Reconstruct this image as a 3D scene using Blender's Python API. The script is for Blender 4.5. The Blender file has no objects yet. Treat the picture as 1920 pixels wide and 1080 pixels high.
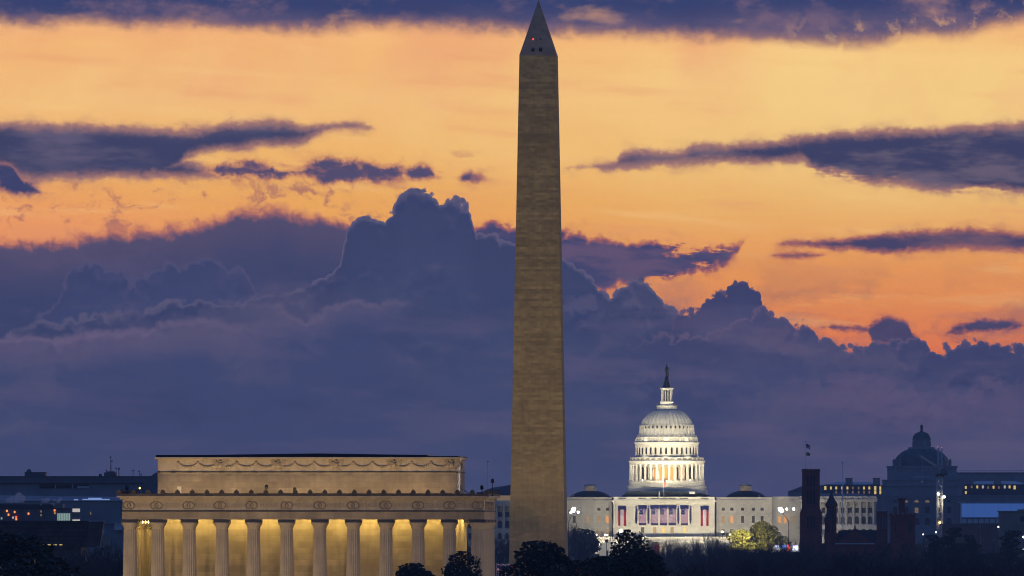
import bpy, math, random
from mathutils import Vector, Matrix, noise as mnoise

sc = bpy.context.scene
col = sc.collection
R = math.radians

# ------------------------------------------------------------------ camera
FPX = 18340.0          # focal length of the long lens, in 1/1920 of the frame width
CAMZ = 35.2            # eye height above the river plain
HOR = 976.0            # row of the horizon
cd = bpy.data.cameras.new('camera')
cam = bpy.data.objects.new('camera', cd)
col.objects.link(cam)
cam.location = (0, 0, CAMZ)
cam.rotation_euler = (R(90), 0, 0)
cd.sensor_width = 36
cd.lens = FPX / 1920 * 36
cd.shift_y = (HOR - 540) / 1920
cd.clip_start = 1
cd.clip_end = 60000
sc.camera = cam
sc.render.resolution_x, sc.render.resolution_y = 1024, 576

# ------------------------------------------------------------------ colour management and sampling
vs = sc.view_settings
vs.view_transform = 'Standard'
vs.look = 'None'
EXPO = 1.5            # exposed for the dusk
KX = 2 ** -EXPO       # lamps and the dawn sky are given in display units
vs.exposure = EXPO
vs.gamma = 1
vs.use_curve_mapping = False
cy = sc.cycles
cy.use_denoising = True
cy.filter_width = 1.1
cy.use_adaptive_sampling = False
cy.max_bounces = 5
cy.diffuse_bounces = 2
cy.glossy_bounces = 2
cy.transmission_bounces = 2
cy.volume_bounces = 3
cy.transparent_max_bounces = 12
cy.sample_clamp_indirect = 2.0
cy.sample_clamp_direct = 20.0


def lin(r, g, b):
    def f(c):
        c /= 255.0
        return c / 12.92 if c <= 0.04045 else ((c + 0.055) / 1.055) ** 2.4
    return (f(r), f(g), f(b), 1.0)


# ------------------------------------------------------------------ world: dawn sky with cloud banks, all in directions
world = bpy.data.worlds.new('World')
sc.world = world
world.use_nodes = True
world.cycles.sampling_method = 'MANUAL'
world.cycles.sample_map_resolution = 256
wt = world.node_tree
wt.nodes.clear()
SUN_EL, SUN_AZ = R(1.2), R(9)


class S:
    """a float socket with arithmetic"""
    def __init__(s, sock):
        s.k = sock

    def __add__(a, b): return mth('ADD', a, b)
    def __radd__(a, b): return mth('ADD', b, a)
    def __sub__(a, b): return mth('SUBTRACT', a, b)
    def __rsub__(a, b): return mth('SUBTRACT', b, a)
    def __mul__(a, b): return mth('MULTIPLY', a, b)
    def __rmul__(a, b): return mth('MULTIPLY', b, a)
    def __truediv__(a, b): return mth('DIVIDE', a, b)


TREE = wt


def put(sock, v):
    if isinstance(v, S):
        TREE.links.new(v.k, sock)
    elif hasattr(v, 'is_output'):
        TREE.links.new(v, sock)
    else:
        sock.default_value = v


def mth(op, a, b=None, c=None):
    n = TREE.nodes.new('ShaderNodeMath')
    n.operation = op
    put(n.inputs[0], a)
    if b is not None:
        put(n.inputs[1], b)
    if c is not None:
        put(n.inputs[2], c)
    return S(n.outputs[0])


def sstep(v, a, b, lo=0.0, hi=1.0):
    n = TREE.nodes.new('ShaderNodeMapRange')
    n.interpolation_type = 'SMOOTHSTEP'
    put(n.inputs[0], v)
    n.inputs[1].default_value = a
    n.inputs[2].default_value = b
    n.inputs[3].default_value = lo
    n.inputs[4].default_value = hi
    return S(n.outputs[0])


def mix(f, a, b):
    n = TREE.nodes.new('ShaderNodeMix')
    n.data_type = 'RGBA'
    put(n.inputs[0], f)
    put(n.inputs[6], a)
    put(n.inputs[7], b)
    return n.outputs[2]


def vec(x, y, z=0.0):
    if z:                                               # a different piece of the pattern
        x, y = x + z * 7.3, y + z * 3.9
        z = 0.0
    n = TREE.nodes.new('ShaderNodeCombineXYZ')
    put(n.inputs[0], x)
    put(n.inputs[1], y)
    put(n.inputs[2], z)
    return n.outputs[0]


def fbm(v, scale, detail=5, rough=.55, dist=0.0):
    n = TREE.nodes.new('ShaderNodeTexNoise')
    n.noise_dimensions = '2D'
    put(n.inputs['Vector'], v)
    n.inputs['Scale'].default_value = scale
    n.inputs['Detail'].default_value = detail
    n.inputs['Roughness'].default_value = rough
    n.inputs['Distortion'].default_value = dist
    return S(n.outputs[0])


def cells(v, scale):
    n = TREE.nodes.new('ShaderNodeTexVoronoi')
    n.voronoi_dimensions = '2D'
    n.feature = 'F1'
    put(n.inputs['Vector'], v)
    n.inputs['Scale'].default_value = scale
    d = S(n.outputs['Distance'])
    return d * d


def billow(x, y, scale):
    """rounded heads of three sizes with sharp creases between them (0 at a head, about .35 in a crease)"""
    return (cells(vec(x, y), scale) * .40 + cells(vec(x + 3.3, y + 1.7), scale * 2.15) * .36
            + cells(vec(x + 7.1, y + 4.9), scale * 4.7) * .24)


def ramp(fac, stops):
    n = TREE.nodes.new('ShaderNodeValToRGB')
    put(n.inputs[0], fac)
    e = n.color_ramp.elements
    while len(e) < len(stops):
        e.new(0.5)
    for q, (p, c) in zip(e, stops):
        q.position = p
        q.color = c
    return n.outputs[0]


def fcurve(U, pts):
    """angular profile: azimuth and height in 1/100 focal units, sampled by a curve"""
    n = TREE.nodes.new('ShaderNodeFloatCurve')
    put(n.inputs['Value'], U / 19.2)
    m = n.mapping
    m.use_clip = False
    m.extend = 'HORIZONTAL'
    c = m.curves[0]
    while len(c.points) < len(pts):
        c.points.new(.5, .5)
    for p, (x, y) in zip(c.points, pts):
        p.location = (x / 1920.0, y / 1080.0)
        p.handle_type = 'AUTO_CLAMPED'
    m.update()
    return S(n.outputs[0]) * 10.8


tc = wt.nodes.new('ShaderNodeTexCoord')
sp = wt.nodes.new('ShaderNodeSeparateXYZ')
wt.links.new(tc.outputs['Generated'], sp.inputs[0])
dx, dy, dz = S(sp.outputs[0]), S(sp.outputs[1]), S(sp.outputs[2])
yy = mth('MAXIMUM', dy, 0.05)
U = 9.6 + dx / yy * (FPX / 100)
V = 9.76 - dz / yy * (FPX / 100)
P = vec(U, V)
w1 = fbm(vec(U, V, 3.1), 1.6, 4, .6) - .5
w2 = fbm(vec(U, V, 8.7), 1.6, 4, .6) - .5
PW = vec(U + w1 * .35, V + w2 * .35)                     # warped coordinates for ragged edges
fine = fbm(vec(U * .55, V, 1.7), 3.2, 7, .62) - .5       # wide wisps
fine2 = fbm(vec(U + w1 * .5, V + w2 * .5, 5.2), 2.6, 7, .62) - .5
crumb = fbm(vec(U + w1 * .3, V * 1.5 + w2 * .3, 15.5), 8.5, 5, .6) - .5   # small torn edges
soft = fbm(vec(U * .35, V * .8, 11.3), 1.1, 4, .5) - .5
BU, BV = U + w1 * .22, V + w2 * .22
bil = billow(BU, BV, 1.5)
bil2 = billow(BU + 31.0, BV + 17.0, 2.0)
RU, RV = U + w1 * .55, V + w2 * .45
slope = billow(RU, RV + .13, .85) - billow(RU, RV, .85)   # relief of the cloud face, lit from the bright side above
lit_fold = sstep(slope, .0, .13)
dark_fold = sstep(slope, .0, -.13)
patch = sstep(soft * 1.4 + fine2 * .3, -.12, .22)          # the relief shows only here and there

# clear dawn sky
sky = ramp((V + 1.0) / 9.0, [
    (0.00, lin(226, 165, 128)), (0.14, lin(240, 175, 118)), (0.20, lin(241, 178, 112)), (0.32, lin(244, 191, 120)),
    (0.42, lin(243, 184, 104)), (0.53, lin(241, 172, 86)), (0.64, lin(243, 161, 80)), (0.74, lin(243, 148, 72)),
    (0.84, lin(240, 124, 66)), (1.0, lin(150, 90, 100))])
yel = sstep(U + soft * 4, 8, 17) * sstep(V, 0.2, 1.2) * sstep(V, 5.2, 2.6)
sky = mix(yel * .75, sky, lin(246, 208, 132))
pnk = sstep(U, 6.5, 0) * sstep(V, 3.0, 4.3)
sky = mix(pnk * .6, sky, lin(244, 150, 98))
veil = sstep(fbm(vec(U * .55 + V * .12, V * .34 + U * .05, 21.0), .8, 5, .55), .38, .74) * sstep(V, 3.0, 1.0)
sky = mix(veil * .45, sky, lin(234, 160, 118))
glow_ = sstep(fbm(vec(U * .4, V * .5, 63.0), .6, 4, .5), .48, .72) * sstep(V, 4.2, 2.0)
sky = mix(glow_ * .35, sky, lin(250, 212, 140))


def layer(under, d, softw, edge, core, w, fringe=.36):
    """a backlit cloud: thin at its rim, where the dawn shines through, opaque inside, with a torn veil round it"""
    v = sstep(d + fine * .34 + fine2 * .22, -.17, .12) * fringe
    under = mix(v, under, edge)
    d = d + crumb * .10
    a = sstep(d, -softw, softw * 1.5)
    c = mix(sstep(d, 0.0, w), edge, core)
    return mix(a, under, c)


thin = fbm(vec(U * .22 + V * .05, V * 1.9 - U * .10, 83.0), 1.3, 6, .6) - .5      # faint drawn-out streaks in the open sky
sky = mix(sstep(thin, .02, .26) * .32, sky, lin(228, 148, 104))
sky = mix(sstep(thin, -.02, -.24) * .25, sky, lin(252, 206, 134))

EDGE = lin(168, 120, 108)
CORE = lin(62, 63, 96)

# high deck along the top
B = fcurve(U, [(0, 47), (100, 50), (170, 44), (250, 50), (330, 48), (440, 58), (500, 64), (600, 62), (680, 54), (780, 55),
               (960, 64), (1100, 68), (1300, 75), (1430, 78), (1560, 83), (1640, 86), (1700, 74), (1800, 68), (1860, 56), (1920, 46)])
big = fbm(vec(U * .6, V * 1.1, 51.0), .9, 6, .62) - .5        # broad uneven masses
d = B - V + fine2 * .26 + big * .34
hole = sstep(fbm(vec(U * .5, V * 1.3, 31.0), .9, 5, .55) + soft * .3, .56, .78) * sstep(V, 1.0, .2)
deck = mix(sstep(V + soft * .5, .62, 0.0), lin(92, 82, 112), lin(52, 62, 104))
deck = mix(sstep(big + fine * .5, -.02, .26) * .60, deck, lin(124, 98, 116))
deck = mix(sstep(big - fine * .4, .02, -.22) * .5, deck, lin(56, 60, 100))
rag = sstep(U, 13.6, 16.8) * sstep(fine2, .0, .22) * sstep(B - V, .75, .1)
hi = sstep(d, -.13, .17)
hi = hi * (1.0 - hole * .40) * (1.0 - rag * .5)
sky = mix(hi, sky, mix(sstep(d, -.05, .30), lin(170, 122, 106), deck))

# long cloud, left
T = fcurve(U, [(0, 226), (110, 231), (190, 233), (260, 236), (330, 240), (380, 239), (430, 227), (520, 226), (600, 231), (640, 228),
               (698, 238), (720, 300), (1920, 420)])
B = fcurve(U, [(0, 335), (60, 343), (150, 338), (240, 338), (300, 336), (335, 318), (352, 300), (390, 290), (450, 284), (520, 276), (570, 271),
               (596, 256), (616, 246), (650, 243), (698, 240), (740, 200), (1920, 100)])
T2 = fcurve(U, [(0, 250), (200, 262), (320, 296), (360, 300), (388, 313), (412, 334), (440, 360), (1920, 500)])
B2 = fcurve(U, [(0, 336), (300, 337), (400, 337), (412, 334), (450, 310), (1920, 200)])
up = mth('MINIMUM', V - T, B - V)
lo = mth('MINIMUM', V - T2, B2 - V)
dl = mth('MAXIMUM', up, lo) + fine * .16 + fine2 * .13 + big * .10
grain = fbm(vec(U * .35, V * 1.5, 2.2), 1.3, 6, .6) + soft * .25
core = mix(sstep(grain, .40, .72), lin(60, 62, 94), lin(94, 86, 110))
core = mix(sstep(V - T, .32, .0) * .45, core, lin(104, 92, 114))
core = mix(sstep(B2 - V, .40, .05) * .6, core, lin(57, 60, 92))
sky = layer(sky, dl, .055, EDGE, core, .24)
# its low ragged tail and scraps
T = fcurve(U, [(0, 420), (300, 400), (395, 312), (440, 300), (500, 304), (535, 318), (560, 312), (620, 300), (700, 304), (760, 309), (800, 304),
               (822, 330), (850, 336), (876, 320), (905, 332), (925, 360), (1920, 420)])
B = fcurve(U, [(0, 300), (300, 305), (395, 328), (470, 338), (520, 338), (545, 328), (560, 334), (640, 345), (700, 345), (780, 339), (815, 342),
               (832, 330), (850, 336), (880, 346), (905, 338), (925, 320), (1920, 300)])
ds = mth('MINIMUM', V - T, B - V) + fine2 * .34 + fine * .12 + big * .2
sky = layer(sky, ds, .055, lin(190, 124, 96), lin(82, 74, 104), .13)
# dark scrap at the far left
T = fcurve(U, [(0, 304), (20, 306), (40, 330), (70, 350), (100, 372), (1920, 500)])
B = fcurve(U, [(0, 362), (40, 368), (75, 364), (100, 352), (130, 300), (1920, 200)])
sky = layer(sky, mth('MINIMUM', V - T, B - V) + fine2 * .26 + big * .1, .06, lin(160, 108, 105), lin(60, 63, 100), .12)
# thin brown wisps drifting above the bank
env = sstep(U, 9.0, 6.0) * sstep(V, 3.1, 3.6) * sstep(V, 4.6, 4.1)
wisp = sstep(fbm(vec(U * .8 + w1 * .6, V * 1.3 + w2 * .6, 14.0), 1.9, 7, .66), .50, .68) * env
sky = mix(wisp * .8, sky, lin(168, 104, 96))
env = sstep(U, 4.0, 5.2) * sstep(U, 9.7, 8.6) * sstep(V, 2.75, 2.95) * sstep(V, 3.7, 3.35)
wisp = sstep(fbm(vec(U * .45 + w1 * .4, V * 1.6 + w2 * .4, 71.0), 1.9, 7, .66), .52, .72) * env
sky = mix(wisp * .7, sky, lin(178, 112, 98))

# long cloud, right
T = fcurve(U, [(0, 420), (1000, 400), (1060, 316), (1090, 310), (1150, 306), (1165, 285), (1200, 278), (1270, 280), (1300, 268), (1400, 264),
               (1480, 256), (1560, 246), (1660, 240), (1760, 238), (1850, 232), (1920, 226)])
B = fcurve(U, [(0, 200), (1000, 220), (1060, 314), (1110, 317), (1180, 320), (1260, 313), (1380, 306), (1450, 310), (1500, 305), (1530, 325),
               (1560, 336), (1620, 350), (1700, 352), (1760, 366), (1850, 365), (1920, 368)])
dr = mth('MINIMUM', V - T, B - V) + fine * .14 + fine2 * .15 + big * .10
core = mix(sstep(fbm(vec(U * .35, V * 1.4, 6.2), 1.2, 6, .6) + soft * .2, .44, .68), lin(58, 60, 92), lin(102, 90, 108))
core = mix(sstep(V - T, .30, .0) * .4, core, lin(104, 86, 108))
gap = sstep(fbm(vec(U * .45, V * 2.0, 17.2), 1.0, 6, .62) + fine * .3, .50, .72) * sstep(U, 13.4, 14.4) * sstep(V, 2.95, 3.1) * sstep(V, 3.75, 3.45)
sky = layer(sky, dr - gap * .22, .05, EDGE, core, .24)
# short cloud, right
T = fcurve(U, [(0, 560), (1400, 520), (1462, 456), (1500, 449), (1560, 447), (1620, 440), (1700, 432), (1800, 427), (1870, 430), (1920, 437)])
B = fcurve(U, [(0, 380), (1400, 400), (1462, 458), (1520, 466), (1600, 471), (1680, 478), (1760, 470), (1840, 471), (1920, 474)])
sky = layer(sky, mth('MINIMUM', V - T, B - V) + fine * .12 + fine2 * .10, .04, lin(178, 106, 90), mix(sstep(grain, .4, .64), lin(70, 64, 96), lin(112, 84, 100)), .15)
T = fcurve(U, [(0, 600), (1380, 520), (1450, 478), (1490, 471), (1545, 476), (1580, 520), (1920, 560)])
B = fcurve(U, [(0, 400), (1380, 440), (1450, 480), (1490, 487), (1545, 480), (1580, 440), (1920, 400)])
sky = layer(sky, mth('MINIMUM', V - T, B - V) + fine * .08, .035, lin(190, 110, 86), lin(120, 84, 94), .10)
# low scraps over the right horizon
T = fcurve(U, [(0, 700), (1480, 660), (1545, 612), (1580, 608), (1625, 612), (1640, 598), (1668, 594), (1700, 600), (1712, 626), (1750, 640),
               (1790, 612), (1830, 600), (1880, 598), (1920, 606)])
B = fcurve(U, [(0, 560), (1480, 580), (1545, 614), (1580, 620), (1625, 622), (1640, 650), (1700, 650), (1730, 630), (1760, 630), (1800, 625), (1860, 624), (1920, 616)])
sky = layer(sky, mth('MINIMUM', V - T, B - V) + fine2 * .16 + (.2 - bil2) * .12, .03, lin(170, 96, 86), lin(74, 66, 98), .10)

# far bank behind the big cumulus
T = fcurve(U, [(0, 446), (60, 452), (120, 446), (200, 432), (300, 426), (380, 416), (430, 396), (480, 390), (520, 384), (570, 400), (650, 412),
               (700, 430), (860, 470), (1000, 560), (1200, 720), (1920, 900)])
db = V - T + fine2 * .42 + fine * .14
bank = mix(sstep(db, 0.0, 1.3), lin(84, 75, 103), lin(60, 65, 101))
bank = mix(sstep(soft + fine * .5, .02, .3) * .35, bank, lin(98, 86, 114))
sky = mix(sstep(db, -.10, .14), sky, mix(sstep(db, 0.0, .25), lin(190, 112, 92), bank))
# streaky bank to the right of the cumulus
T = fcurve(U, [(0, 800), (800, 600), (880, 430), (930, 414), (965, 420), (1060, 434), (1090, 432), (1130, 444), (1190, 452), (1240, 446), (1290, 452),
               (1340, 460), (1395, 452), (1420, 500), (1920, 800)])
B = fcurve(U, [(0, 300), (800, 400), (880, 470), (960, 540), (1060, 560), (1160, 545), (1240, 530), (1290, 522), (1330, 506), (1365, 498), (1395, 456),
               (1420, 400), (1920, 300)])
dm = mth('MINIMUM', V - T, B - V) + fine * .24 + (.2 - bil) * .45 + big * .1
gap = sstep(fbm(vec(U * .5, V * 2.0, 27.2), 1.9, 5, .6), .54, .66) * sstep(U, 11.6, 12.6) * .22
sky = layer(sky, dm - gap, .035, lin(178, 102, 90), mix(sstep(grain, .42, .64), lin(66, 66, 104), lin(98, 80, 108)), .16)


def cumulus(under, pts, amp, b, rim, body, deep, rimw, depth, crisp=.018, rag=.05, span=None, folds=.3, near=None):
    d = V - fcurve(U, pts) + (.17 - b) * amp + fine2 * rag
    c = mix(sstep(d, 0.0, rimw), rim, body)
    c = mix(sstep(d, rimw, depth), c, deep)
    # broad heads inside the cloud: upper sides catch a little of the dawn, undersides sink
    e = sstep(d, depth * 2.0, .05) * patch
    c = mix(lit_fold * e * folds, c, rim)
    c = mix(dark_fold * e * folds * 1.2, c, lin(46, 53, 92))
    if near:                                           # edges melt away on one side
        a = sstep(d / (crisp + sstep(U, near[0], near[1]) * near[2]), -1.0, 1.6)
    else:
        a = sstep(d, -crisp, crisp * 1.6)
    if span:
        a = a * sstep(U, span[0] - span[2], span[0] + span[2]) * sstep(U, span[1] + span[2], span[1] - span[2])
    return mix(a, under, c)


BLUE = lin(62, 69, 106)
# faint towers inside the left bank
sky = cumulus(sky, [(0, 640), (100, 570), (140, 500), (165, 490), (215, 496), (240, 508), (265, 512), (300, 500), (345, 487), (380, 482), (420, 488),
                    (450, 502), (480, 540), (560, 600), (700, 720), (1920, 900)], .5, bil2,
              lin(86, 80, 112), lin(61, 66, 103), lin(62, 68, 106), .14, .7, .05, .08)
# the big cumulus with its long left shoulder
sky = cumulus(sky, [(0, 640), (60, 606), (150, 592), (250, 582), (320, 560), (420, 562), (490, 550), (545, 540), (600, 522), (628, 500), (641, 470),
                    (652, 432), (664, 413), (700, 402), (738, 392), (750, 362), (772, 352), (800, 351), (817, 358), (829, 376), (846, 366),
                    (868, 370), (884, 396), (893, 436), (925, 440), (960, 456), (1060, 482), (1090, 500), (1120, 532), (1146, 550), (1160, 528),
                    (1195, 522), (1226, 538), (1245, 566), (1275, 580), (1330, 620), (1420, 700), (1600, 800), (1920, 900)], .55, bil,
              lin(98, 90, 117), lin(57, 63, 98), lin(64, 71, 106), .17, 2.4, .016, .07, None, .5, (6.3, 5.0, .03))
# tower to the right
sky = cumulus(sky, [(0, 900), (1100, 780), (1240, 640), (1285, 580), (1305, 574), (1330, 552), (1365, 538), (1392, 524), (1418, 536), (1430, 556), (1440, 600),
                    (1500, 640), (1700, 760), (1920, 900)], .55, bil2,
              lin(98, 80, 106), lin(60, 61, 97), lin(64, 69, 106), .08, 1.0, .016, .04, (12.5, 40, .5), .4)
# chain of small heads in front of it, running to the right edge
sky = cumulus(sky, [(0, 900), (900, 800), (1040, 640), (1080, 600), (1160, 640), (1260, 625), (1330, 618), (1385, 602), (1412, 584), (1445, 580), (1472, 598), (1497, 612),
                    (1512, 606), (1530, 622), (1560, 638), (1640, 640), (1720, 640), (1790, 648), (1850, 640), (1920, 652)], .7, bil,
              lin(100, 84, 112), lin(64, 65, 101), lin(66, 70, 107), .12, 1.1, .02, .10, (12.2, 40, .8), .45)
# pink-lit folds across the lower left
sky = cumulus(sky, [(0, 632), (100, 628), (200, 620), (300, 606), (380, 598), (440, 610), (520, 600), (600, 612), (660, 604), (692, 612), (740, 650), (850, 690),
                    (1000, 760), (1200, 860), (1920, 960)], .34, bil,
              lin(118, 100, 126), lin(88, 81, 112), BLUE, .17, .80, .07, .07, (-3, 7.4, 1.2))
sky = cumulus(sky, [(0, 690), (200, 660), (420, 580), (470, 566), (520, 570), (560, 590), (640, 568), (700, 560), (780, 566), (806, 580), (860, 640),
                    (1000, 760), (1200, 860), (1920, 960)], .40, bil2,
              lin(112, 96, 122), lin(78, 76, 110), BLUE, .16, .55, .08, .08, (4.8, 7.6, .8))
# mauve folds low on the right
sky = cumulus(sky, [(0, 1000), (1060, 900), (1180, 850), (1260, 800), (1340, 765), (1420, 742), (1500, 716), (1580, 706), (1660, 724), (1740, 742), (1830, 722), (1920, 712)],
              1.1, bil2, lin(108, 88, 114), lin(88, 78, 110), lin(76, 73, 107), .14, 1.0, .22, .35, (14.6, 40, 1.9))
# broad soft changes of tone through the whole bank
below = sstep(V + soft * .8, 4.6, 6.0)
tone = fbm(vec(U * .30 + w1 * .5, V * .75 + w2 * .4, 91.0), .95, 6, .58) - .5
sky = mix(sstep(tone, .0, .22) * .55 * below, sky, lin(88, 83, 110))
sky = mix(sstep(tone, .0, -.22) * .50 * below, sky, lin(52, 60, 96))
sky = mix(below * sstep(V, 7.2, 9.4) * .45, sky, lin(67, 74, 110))
# long soft mauve streaks in the blue
st = sstep(fbm(vec(U * .22, V * 1.4, 41.0), 1.5, 5, .55), .46, .7) * sstep(V, 5.0, 6.2) * sstep(V, 9.6, 8.2)
sky = mix(st * sstep(U, 4.0, 12.0, .4, 1.0) * .30, sky, lin(106, 90, 118))

# everything that is not the eastern sector: the dim blue of a clouded dawn
nis = wt.nodes.new('ShaderNodeTexSky')
nis.sky_type = 'NISHITA'
nis.sun_disc = False
nis.sun_elevation = SUN_EL
nis.sun_rotation = SUN_AZ
nis.altitude = 30
nis.air_density = 1.6
nis.dust_density = 2.0
nis.ozone_density = 3.0
SKY_K = 0.15
hsv = wt.nodes.new('ShaderNodeMix')
hsv.data_type = 'RGBA'
hsv.blend_type = 'MULTIPLY'
hsv.inputs[0].default_value = 1.0
wt.links.new(nis.outputs[0], hsv.inputs[6])
hsv.inputs[7].default_value = (0.52, 0.76, 1.40, 1)     # filtered by the cloud deck overhead
bg_rest = wt.nodes.new('ShaderNodeBackground')
wt.links.new(hsv.outputs[2], bg_rest.inputs[0])
bg_rest.inputs[1].default_value = SKY_K
bg_east = wt.nodes.new('ShaderNodeBackground')
wt.links.new(sky, bg_east.inputs[0])
EAST_K = 1.19 * KX
bg_east.inputs[1].default_value = EAST_K
elev = dz / mth('MAXIMUM', mth('SQRT', dx * dx + dy * dy), 0.001)
m = sstep(dy, .80, .955) * sstep(elev, .16, .075)
ms = wt.nodes.new('ShaderNodeMixShader')
put(ms.inputs[0], m)
wt.links.new(bg_rest.outputs[0], ms.inputs[1])
wt.links.new(bg_east.outputs[0], ms.inputs[2])
wo = wt.nodes.new('ShaderNodeOutputWorld')
wt.links.new(ms.outputs[0], wo.inputs[0])

# ------------------------------------------------------------------ the first sun, still veiled, low behind the scene
sl = bpy.data.lights.new('sun', 'SUN')
sl.energy = 0.12
sl.angle = R(10)
sl.color = (1.0, .62, .36)
sun = bpy.data.objects.new('sun', sl)
col.objects.link(sun)
sdir = Vector((math.sin(R(28)) * math.cos(R(3)), math.cos(R(28)) * math.cos(R(3)), math.sin(R(3))))
sun.rotation_euler = (-sdir).to_track_quat('-Z', 'Y').to_euler()

# ================================================================== helpers
def rng(seed):
    return random.Random(seed)


def material(name, base, var=.18, scale=.6, rough=.8, spec=.2, brick=None, streak=0.0, metallic=0.0, second=None, course=None):
    """stone, metal, roofing ...: base colour with mottling, optional courses of blocks and rain streaks"""
    global TREE
    m = bpy.data.materials.new(name)
    m.use_nodes = True
    t = m.node_tree
    TREE = t
    b = t.nodes['Principled BSDF']
    b.inputs['Roughness'].default_value = rough
    b.inputs['Specular IOR Level'].default_value = spec
    b.inputs['Metallic'].default_value = metallic
    c = t.nodes.new('ShaderNodeTexCoord')
    o = c.outputs['Object']
    lo = tuple(x * (1 - var) for x in base) + (1,)
    hi = tuple(min(x * (1 + var), 1) for x in base) + (1,)
    if second:
        lo = tuple(second) + (1,)
        hi = tuple(base) + (1,)
    n1 = t.nodes.new('ShaderNodeTexNoise')
    t.links.new(o, n1.inputs['Vector'])
    n1.inputs['Scale'].default_value = scale
    n1.inputs['Detail'].default_value = 5
    n1.inputs['Roughness'].default_value = .6
    cc = mix(sstep(n1.outputs[0], .3, .7), lo, hi)
    if brick:
        w, h, mortar, contrast = brick
        s = t.nodes.new('ShaderNodeSeparateXYZ')
        t.links.new(o, s.inputs[0])
        x, y, z = S(s.outputs[0]), S(s.outputs[1]), S(s.outputs[2])
        bt = t.nodes.new('ShaderNodeTexBrick')
        put(bt.inputs['Vector'], vec(x + y, z))
        bt.inputs['Scale'].default_value = 1.0
        bt.inputs['Brick Width'].default_value = w
        bt.inputs['Row Height'].default_value = h
        bt.inputs['Mortar Size'].default_value = mortar
        bt.inputs['Bias'].default_value = 0.0
        k = contrast
        bt.inputs['Color1'].default_value = (1 - k, 1 - k, 1 - k, 1)
        bt.inputs['Color2'].default_value = (1, 1, 1, 1)
        bt.inputs['Mortar'].default_value = (1 - 1.7 * k,) * 3 + (1,)
        mm = t.nodes.new('ShaderNodeMix')
        mm.data_type = 'RGBA'
        mm.blend_type = 'MULTIPLY'
        mm.inputs[0].default_value = 1
        put(mm.inputs[6], cc)
        put(mm.inputs[7], bt.outputs['Color'])
        cc = mm.outputs[2]
    if course:
        # rows of stones, each row with runs of lighter and darker blocks
        s = t.nodes.new('ShaderNodeSeparateXYZ')
        t.links.new(o, s.inputs[0])
        x, y, z = S(s.outputs[0]), S(s.outputs[1]), S(s.outputs[2])
        h, amount, zsplit = course
        row = mth('FLOOR', z / h)
        n3 = fbm(vec((x + y) * .30 + row * 3.77, row * 1.31), 1.0, 2, .6)
        wn = t.nodes.new('ShaderNodeTexWhiteNoise')
        wn.noise_dimensions = '1D'
        put(wn.inputs['W'], row + .5)
        n3 = n3 * .80 + S(wn.outputs['Value']) * .20
        n4 = fbm(vec((x + y) * .05 + 9.0, z * .035), 1.0, 3, .6)
        cc = mix(sstep(n3, .30, .72) * amount, cc, tuple(q * .38 for q in base) + (1,))
        cc = mix(sstep(n3, .40, .15) * .5, cc, tuple(min(1, q * 1.45) for q in base) + (1,))
        cc = mix(sstep(n4, .42, .75) * .30, cc, tuple(q * .5 for q in base) + (1,))
        cc = mix(sstep(z, zsplit + .2, zsplit - .2) * .30, cc, (base[0] * 1.25, base[1] * 1.25, base[2] * 1.28, 1))
    if streak:
        s = t.nodes.new('ShaderNodeSeparateXYZ')
        t.links.new(o, s.inputs[0])
        x, y, z = S(s.outputs[0]), S(s.outputs[1]), S(s.outputs[2])
        n2 = t.nodes.new('ShaderNodeTexNoise')
        n2.noise_dimensions = '2D'
        put(n2.inputs['Vector'], vec((x + y) * 1.3, z * .12))
        n2.inputs['Scale'].default_value = 1.0
        n2.inputs['Detail'].default_value = 4
        cc = mix(sstep(n2.outputs[0], .45, .75) * streak, cc, tuple(q * .35 for q in base) + (1,))
    put(b.inputs['Base Color'], cc)
    return m


def glow(name, color, strength):
    """only for things that give off light"""
    m = bpy.data.materials.new(name)
    m.use_nodes = True
    t = m.node_tree
    b = t.nodes['Principled BSDF']
    b.inputs['Base Color'].default_value = tuple(c * .5 for c in color) + (1,)
    b.inputs['Emission Color'].default_value = tuple(color) + (1,)
    b.inputs['Emission Strength'].default_value = strength * KX
    return m


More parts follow.
